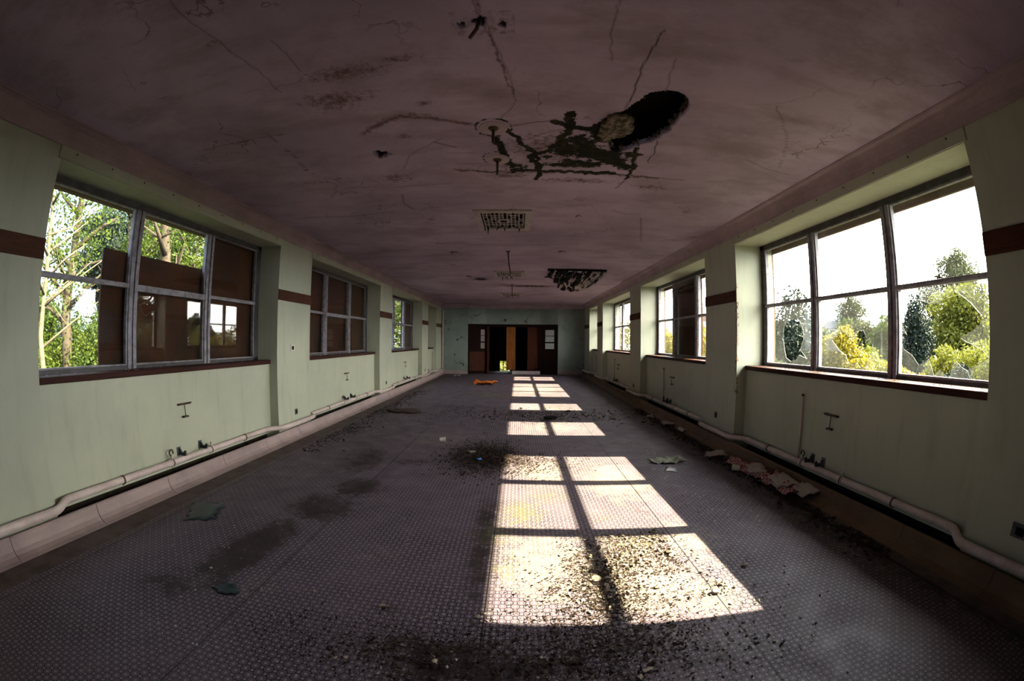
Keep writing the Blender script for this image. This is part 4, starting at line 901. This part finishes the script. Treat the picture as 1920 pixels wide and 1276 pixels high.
def tree(name, az, d, h0, h1, r, leaf, n, size, label, cat='tree', shape='round', trunk=.1, bark='bark', clumps=14, group=None, seed=0, branches=8, shell=.5, fork=None):
    x, y = polar(az, d); root = empty(name, (x, y, GZ), label, cat, group); q = random.Random(seed+1)
    cl = crown_clumps(h0-GZ, h1-GZ, r, clumps, seed, shape)
    if n:
        V, F = leaves(cl, n, size, 0, seed, shell); np_mesh('foliage', V, F, LEAF[leaf], parent=root)
    if trunk:
        H = (h1-GZ)*.92; m = MB(); pts = [(0, 0, 0)]; px = py = 0
        for k in range(1, 7): px += q.uniform(-.02, .02)*H; py += q.uniform(-.02, .02)*H; pts.append((px, py, H*k/6))
        m.tube(pts, [trunk*(1-.13*k) for k in range(7)], 8)
        for k in range(branches):
            t = q.uniform(.28, .92); i = min(5, int(t*6)); f = t*6-i; b0 = Vector(pts[i]).lerp(Vector(pts[i+1]), f); a = q.uniform(0, 6.28); L = r*q.uniform(.6, 1.1)
            p1 = b0 + Vector((math.cos(a)*L*.5, math.sin(a)*L*.5, L*q.uniform(.2, .5))); p2 = p1 + Vector((math.cos(a+q.uniform(-.5, .5))*L*.5, math.sin(a+q.uniform(-.5, .5))*L*.5, L*q.uniform(.1, .5)))
            m.tube([b0, p1, p2], [trunk*.42, trunk*.25, trunk*.08], 6)
            for _ in range(2):
                p3 = p1 + Vector((q.uniform(-1, 1), q.uniform(-1, 1), q.uniform(.1, .9)))*L*.45; m.tube([p1, p3], [trunk*.16, trunk*.04], 5)
        m.build('trunk', MAT[bark], root, smooth=True)
    return root
# right side, seen through the broken windows
tree('yew', 52.7, 20, GZ+.1, 3.25, .86, 'dark', 12000, .07, 'dark columnar evergreen seen through the biggest hole in the nearest right window', shape='column', trunk=.08, seed=1, clumps=18)
tree('golden_conifer', 43.8, 14, -.3, 1.9, .98, 'gold', 9000, .055, 'golden bushy conifer seen through the middle broken pane of the nearest right window', 'shrub', trunk=.05, seed=2, clumps=16, branches=3)
tree('blue_conifer', 36.6, 14.5, -.6, 3.05, 1.05, 'dark', 10000, .07, 'dark blue green conifer behind the oval hole in the nearest right window', shape='column', trunk=.08, seed=3, clumps=16)
tree('blue_conifer', 39.2, 16, -.6, 2.55, .95, 'mid', 7000, .07, 'lower hazy conifer right of the one behind the oval hole', shape='cone', trunk=.07, seed=31, clumps=12)
tree('round_tree', 44.2, 46, 2.0, 6.1, 1.9, 'pale', 5500, .13, 'airy round treetop above the golden conifer and the house roof', trunk=.18, seed=4, branches=16, shell=.2)
tree('lime_tree', 59.0, 25, .3, 4.3, 2.1, 'lime', 16000, .11, 'big yellow green tree right of the dark columnar evergreen', trunk=.14, seed=5, clumps=22)
tree('lime_tree', 56.0, 27, .3, 3.1, 1.1, 'lime', 4500, .12, 'smaller yellow green tree just beside the dark columnar evergreen', trunk=.1, seed=6)
tree('tall_tree', 58.3, 42, 4.5, 9.1, 2.5, 'pale', 8000, .14, 'hazy round treetop highest behind the yellow green tree', trunk=.22, seed=7, clumps=18, branches=14, shell=.2)
tree('tall_tree', 54.8, 44, 3.5, 6.8, 1.7, 'pale', 3000, .12, 'thin hazy tree left of the highest treetop', trunk=.14, seed=8, branches=14, shell=.2)
tree('bare_tree', 60.9, 24, 3, 4.8, .9, 'pale', 250, .08, 'bare dark branches at the right edge of the nearest right window', trunk=.09, seed=9, branches=18)
tree('green_tree', 48.7, 24, .2, 2.8, 1.0, 'fresh', 4000, .11, 'soft green tree left of the dark columnar evergreen', trunk=.09, seed=10)
tree('green_tree', 50.9, 30, .2, 2.3, .9, 'dark', 2500, .11, 'small dark tree just behind the post left of the columnar evergreen', trunk=.09, seed=101)
shr = [(40.5, 17, 1.25, .9, 'lime'), (42.2, 12.5, .75, .6, 'mid'), (45.8, 11.5, .7, .6, 'mid'), (47.2, 15, 1.3, .8, 'lime'), (49.6, 14, .9, .8, 'gold'), (55.2, 15, .95, .7, 'gold'), (57.0, 14, 1.4, .85, 'lime'), (58.8, 12, .95, .75, 'dark'), (61.0, 13, 1.5, .9, 'lime'), (63.5, 12, 1.6, .9, 'lime'), (52.5, 12, .55, .7, 'dark'), (34.5, 13, 1.0, .7, 'mid'), (37.6, 11, .45, .6, 'mid')]
wh = ['left of the golden conifer', 'at the left foot of the golden conifer', 'at the right foot of the golden conifer', 'right of the golden conifer', 'beside the middle post', 'at the right foot of the evergreen column', 'in the middle of the biggest hole', 'behind the lowest shards', 'at the right end of the biggest hole', 'hidden mostly by the right jamb', 'at the left foot of the evergreen column', 'at the far jamb', 'below the oval hole']
nm = {'lime': 'yellow green', 'mid': 'mid green', 'gold': 'golden', 'dark': 'dark green'}
for k, (az, d, h, r, lf) in enumerate(shr):
    tree('garden_shrub', az, d, -.6, h, r, lf, 5500, .06, '%s shrub low outside nearest right window, %s' % (nm[lf], wh[k]), 'shrub', trunk=0, seed=200+k, clumps=9)
for k in range(15):
    az = 32.5 + 2.2*k; tree('distant_tree', az, 33 + 3*(k % 3), -.5, 2.4 + .5*((k*7) % 4)/1.6, 1.6, ('pale', 'mid', 'fresh')[k % 3], 6500, .13, 'soft green tree in the distant row beyond the garden shrubs', trunk=0, group='distant garden trees', seed=800+k, clumps=12)
for k, (az, d, h, r) in enumerate([(20.4, 19, 1.95, .8), (24.9, 19, 2.1, .9), (22.6, 20, 1.7, .9), (15.0, 23, 2.7, .9), (17.6, 22, 2.1, .9)]):
    tree('golden_hedge_shrub', az, d, -.6, h, r, 'gold', 3000, .07, ['golden shrub in the far pane of the second right window', 'golden shrub in the near pane of the second right window', 'golden shrub hidden mostly by the board of the second right window', 'golden shrub seen in the third right window', 'golden shrub between the views of the second and third right windows'][k], 'shrub', trunk=0, seed=300+k, clumps=10)
# far house and a wing of the building
def house(x, y, w, d_, h, rh, rz, label, wallm, chim=True):
    root = empty('house', (x, y, GZ), label, 'building', rz=rz)
    MB().box(-w/2, w/2, -d_/2, d_/2, 0, h).build('house_walls', wallm, root)
    m = MB(); m.add([(-w/2-.2, -d_/2-.2, h), (w/2+.2, -d_/2-.2, h), (w/2+.2, d_/2+.2, h), (-w/2-.2, d_/2+.2, h), (-w/2-.2, 0, h+rh), (w/2+.2, 0, h+rh)], [(0, 1, 5, 4), (2, 3, 4, 5), (0, 4, 3), (1, 2, 5), (0, 3, 2, 1)]); m.build('roof', MAT['slate'], root)
    for k in range(3): MB().box(-w/2 + (k+.5)*w/3 - .4, -w/2 + (k+.5)*w/3 + .4, -d_/2-.03, -d_/2, .9, 2.0).build('window', MAT['jamb'], root)
    if chim: MB().box(w*.2, w*.2+.5, -.3, .3, h, h+rh+.6).build('chimney', MAT['stone'], root)
x, y = polar(42.6, 47); house(x, y, 5.5, 5, 2.6, 1.9, math.radians(-42), 'low house with grey roof behind the golden conifer', MAT['brick'])
x, y = polar(23.5, 42); house(x, y, 5, 6, 2.8, 1.6, math.radians(-15), 'grey roofed building beyond the second right window', MAT['stone'])
# left side woodland
tree('pale_tree', -61.9, 10.2, 2.2, 6.5, 1.3, 'fresh', 1500, .045, 'slender pale forked tree nearest outside the left window', trunk=.075, bark='palebark', seed=41, branches=15, shell=.2)
tree('woodland_tree', -59.4, 14, 2, 9, 1.6, 'fresh', 3500, .07, 'straight darker trunk right of the slender pale forked tree', trunk=.20, seed=42, branches=12)
tree('woodland_tree', -46.8, 16, 4.0, 10, 2.0, 'fresh', 1800, .08, 'thick brown trunk in the second pane of the nearest left window', trunk=.30, bark='bark', seed=43, branches=12)
tree('woodland_tree', -50.6, 17.5, 4.5, 10, 1.8, 'fresh', 900, .08, 'thinner trunk left of the thick brown one in the second pane', trunk=.15, seed=44, branches=10)
wl = [(-70, 21, -.5, 4.2, 2.2, 'fresh'), (-67, 24, .5, 8, 1.6, 'pale'), (-63.5, 20, -.5, 3.2, 1.4, 'fresh'), (-60.5, 26, -.5, 2.6, 1.2, 'mid'), (-57.0, 19, -.5, 2.6, 1.3, 'fresh'), (-55.5, 22, 2.6, 7.2, 1.6, 'dark'), (-53, 24, 3.4, 9.5, 2.1, 'dark'), (-51, 20, -.5, 6.0, 1.7, 'fresh'), (-48.5, 24, 1.5, 9, 2.2, 'fresh'), (-44.5, 20, -.5, 7.5, 2.0, 'fresh'), (-41, 22, -.5, 8, 2.2, 'mid'), (-46, 27, 2, 10, 2.4, 'lime'), (-67.5, 14, -.6, 1.6, 1.2, 'lime'), (-64.2, 13.5, -.6, 1.3, .9, 'fresh'), (-61, 15.5, -.6, 1.0, .9, 'lime'), (-58.6, 14.5, -.6, 1.9, .9, 'fresh'), (-55.5, 15, -.6, 2.2, 1.1, 'fresh')]
words = ['green tree low at the left end of the woodland view', 'tall hazy tree behind the slender pale trunk', 'low bright green tree behind the slender pale trunk', 'mid green tree between the pale and the darker trunk', 'bright green tree just right of the darker trunk', 'dark conifer crown hanging right of the darker trunk', 'tall dark conifer crown at the top of the first left pane', 'leafy green tree beside the chipboard edge', 'tall green tree behind the second pane trunks', 'bright green tree right of the thick brown trunk', 'mid green tree hidden mostly by the full chipboard sheet', 'pale yellow tree high behind the thick brown trunk', 'yellow green bush at the left jamb of the nearest left window', 'green bush at the foot of the slender pale tree', 'yellow green bush between the two left trunks', 'green bush at the foot of the darker trunk', 'green bush at the chipboard edge']
for k, (az, d, h0, h1, r, lf) in enumerate(wl):
    tree('woodland_tree' if h1 > 3 else 'woodland_bush', az, d, h0, h1, r, lf, 8500 if h1 > 3 else 4500, .095 if h1 > 3 else .065, words[k] + ' outside on the left', 'tree' if h1 > 3 else 'shrub', trunk=.1 if h1 > 3 else 0, seed=500+k, clumps=16, shell=.3)
for k, (az, d, h1) in enumerate([(-15.5, 24, 5.5), (-18.0, 20, 4.5), (-17, 30, 8)]):
    tree('woodland_tree', az, d, -.5, h1, 1.5, ('lime', 'fresh', 'pale')[k], 4000, .09, ['yellow green foliage in the third left window', 'bright green foliage left part of the third left window', 'tall pale foliage at the back of the third left window'][k], trunk=.1, seed=600+k, clumps=16)
tree('garden_shrub', -2.2, 27, -.6, 1.6, 1.4, 'lime', 3000, .09, 'yellow green shrub glimpsed through the gap in the end doorway', 'shrub', trunk=0, seed=700, clumps=9)

# ================================================================== LIGHT
SKY_FAR, SKY_SUN = 3.0, 24.0
w = bpy.data.worlds.new('sky'); sc.world = w; w.use_nodes = True; nt = w.node_tree
bg = nt.nodes['Background']
tc = N(nt, 'ShaderNodeTexCoord'); ns = N(nt, 'ShaderNodeTexNoise'); ns.inputs['Scale'].default_value = 2.2; ns.inputs['Detail'].default_value = 6
nt.links.new(tc.outputs['Generated'], ns.inputs['Vector'])
cr = N(nt, 'ShaderNodeValToRGB'); cr.color_ramp.elements[0].position = .35; cr.color_ramp.elements[0].color = (.80, .88, 1, 1); cr.color_ramp.elements[1].position = .6; cr.color_ramp.elements[1].color = (1, .98, .94, 1)
nt.links.new(ns.outputs['Fac'], cr.inputs[0])
# thin bright overcast: the sky is far brighter round the sun (right) than on the far side, where it is bluer
dt = N(nt, 'ShaderNodeVectorMath', operation='DOT_PRODUCT'); dt.inputs[1].default_value = Vector((1.0, -.05, .35)).normalized(); nt.links.new(tc.outputs['Generated'], dt.inputs[0])
mr = N(nt, 'ShaderNodeMapRange', interpolation_type='SMOOTHSTEP'); nt.links.new(dt.outputs['Value'], mr.inputs[0]); mr.inputs[1].default_value = -.75; mr.inputs[2].default_value = .85; mr.inputs[3].default_value = SKY_FAR; mr.inputs[4].default_value = SKY_SUN
mt = N(nt, 'ShaderNodeMapRange'); nt.links.new(dt.outputs['Value'], mt.inputs[0]); mt.inputs[1].default_value = -.5; mt.inputs[2].default_value = .5
tint = N(nt, 'ShaderNodeMix', data_type='RGBA'); nt.links.new(mt.outputs[0], tint.inputs[0]); tint.inputs[6].default_value = (.66, .82, 1, 1); tint.inputs[7].default_value = (1, .955, .88, 1)
mm = N(nt, 'ShaderNodeMix', data_type='RGBA', blend_type='MULTIPLY'); mm.inputs[0].default_value = 1; nt.links.new(cr.outputs[0], mm.inputs[6]); nt.links.new(tint.outputs[2], mm.inputs[7])
nt.links.new(mm.outputs[2], bg.inputs['Color']); nt.links.new(mr.outputs[0], bg.inputs['Strength'])
sun = bpy.data.lights.new('sun', 'SUN'); sun.energy = 74; sun.angle = math.radians(.6); sun.color = (1, .90, .58)
so = bpy.data.objects.new('sun', sun); so.rotation_euler = Vector((-1.43, .085, -1)).to_track_quat('-Z', 'Y').to_euler(); so.location = (12, 3, 9); col.objects.link(so)

# ================================================================== CAMERA (wide barrel-distorting lens)
cam = bpy.data.cameras.new('camera'); co = bpy.data.objects.new('camera', cam); col.objects.link(co); sc.camera = co
cam.type = 'PANO'; cam.sensor_width = 36; cam.sensor_height = 36*1276/1920; cam.sensor_fit = 'HORIZONTAL'; cam.clip_start = .02; cam.clip_end = 500
K = [0.06795146815921653, 0.00016822027114032578, -4.319594270210456e-05, 1.4292513369325516e-06]
cy_ = cam
cy_.panorama_type = 'FISHEYE_LENS_POLYNOMIAL'; cy_.fisheye_fov = math.radians(178)
cy_.fisheye_polynomial_k0 = 0.0
for i, k in enumerate(K): setattr(cy_, 'fisheye_polynomial_k%d' % (i+1), -k)
pit, yaw, rol = .0006, -.0153, -.0091
Ry = np.array([[math.cos(yaw), -math.sin(yaw), 0], [math.sin(yaw), math.cos(yaw), 0], [0, 0, 1]])
Rp = np.array([[1, 0, 0], [0, math.cos(pit), math.sin(pit)], [0, -math.sin(pit), math.cos(pit)]])
Rr = np.array([[math.cos(rol), 0, -math.sin(rol)], [0, 1, 0], [math.sin(rol), 0, math.cos(rol)]])
Rm = Rr @ Rp @ Ry                                    # rows: right, forward, up
mat = Matrix((Rm[0], Rm[2], -Rm[1])).transposed().to_4x4()
mat.translation = (0, 0, 1.5); co.matrix_world = mat

sc.view_settings.view_transform = 'Standard'; sc.view_settings.look = 'None'; sc.view_settings.gamma = 1; sc.view_settings.exposure = 0
sc.view_settings.use_curve_mapping = False
sc.cycles.use_denoising = True; sc.cycles.max_bounces = 6; sc.cycles.diffuse_bounces = 4; sc.cycles.transparent_max_bounces = 12; sc.cycles.use_adaptive_sampling = True; sc.cycles.adaptive_threshold = .12; sc.cycles.adaptive_min_samples = 16
sc.cycles.sample_clamp_indirect = 6; sc.cycles.caustics_reflective = False; sc.cycles.caustics_refractive = False
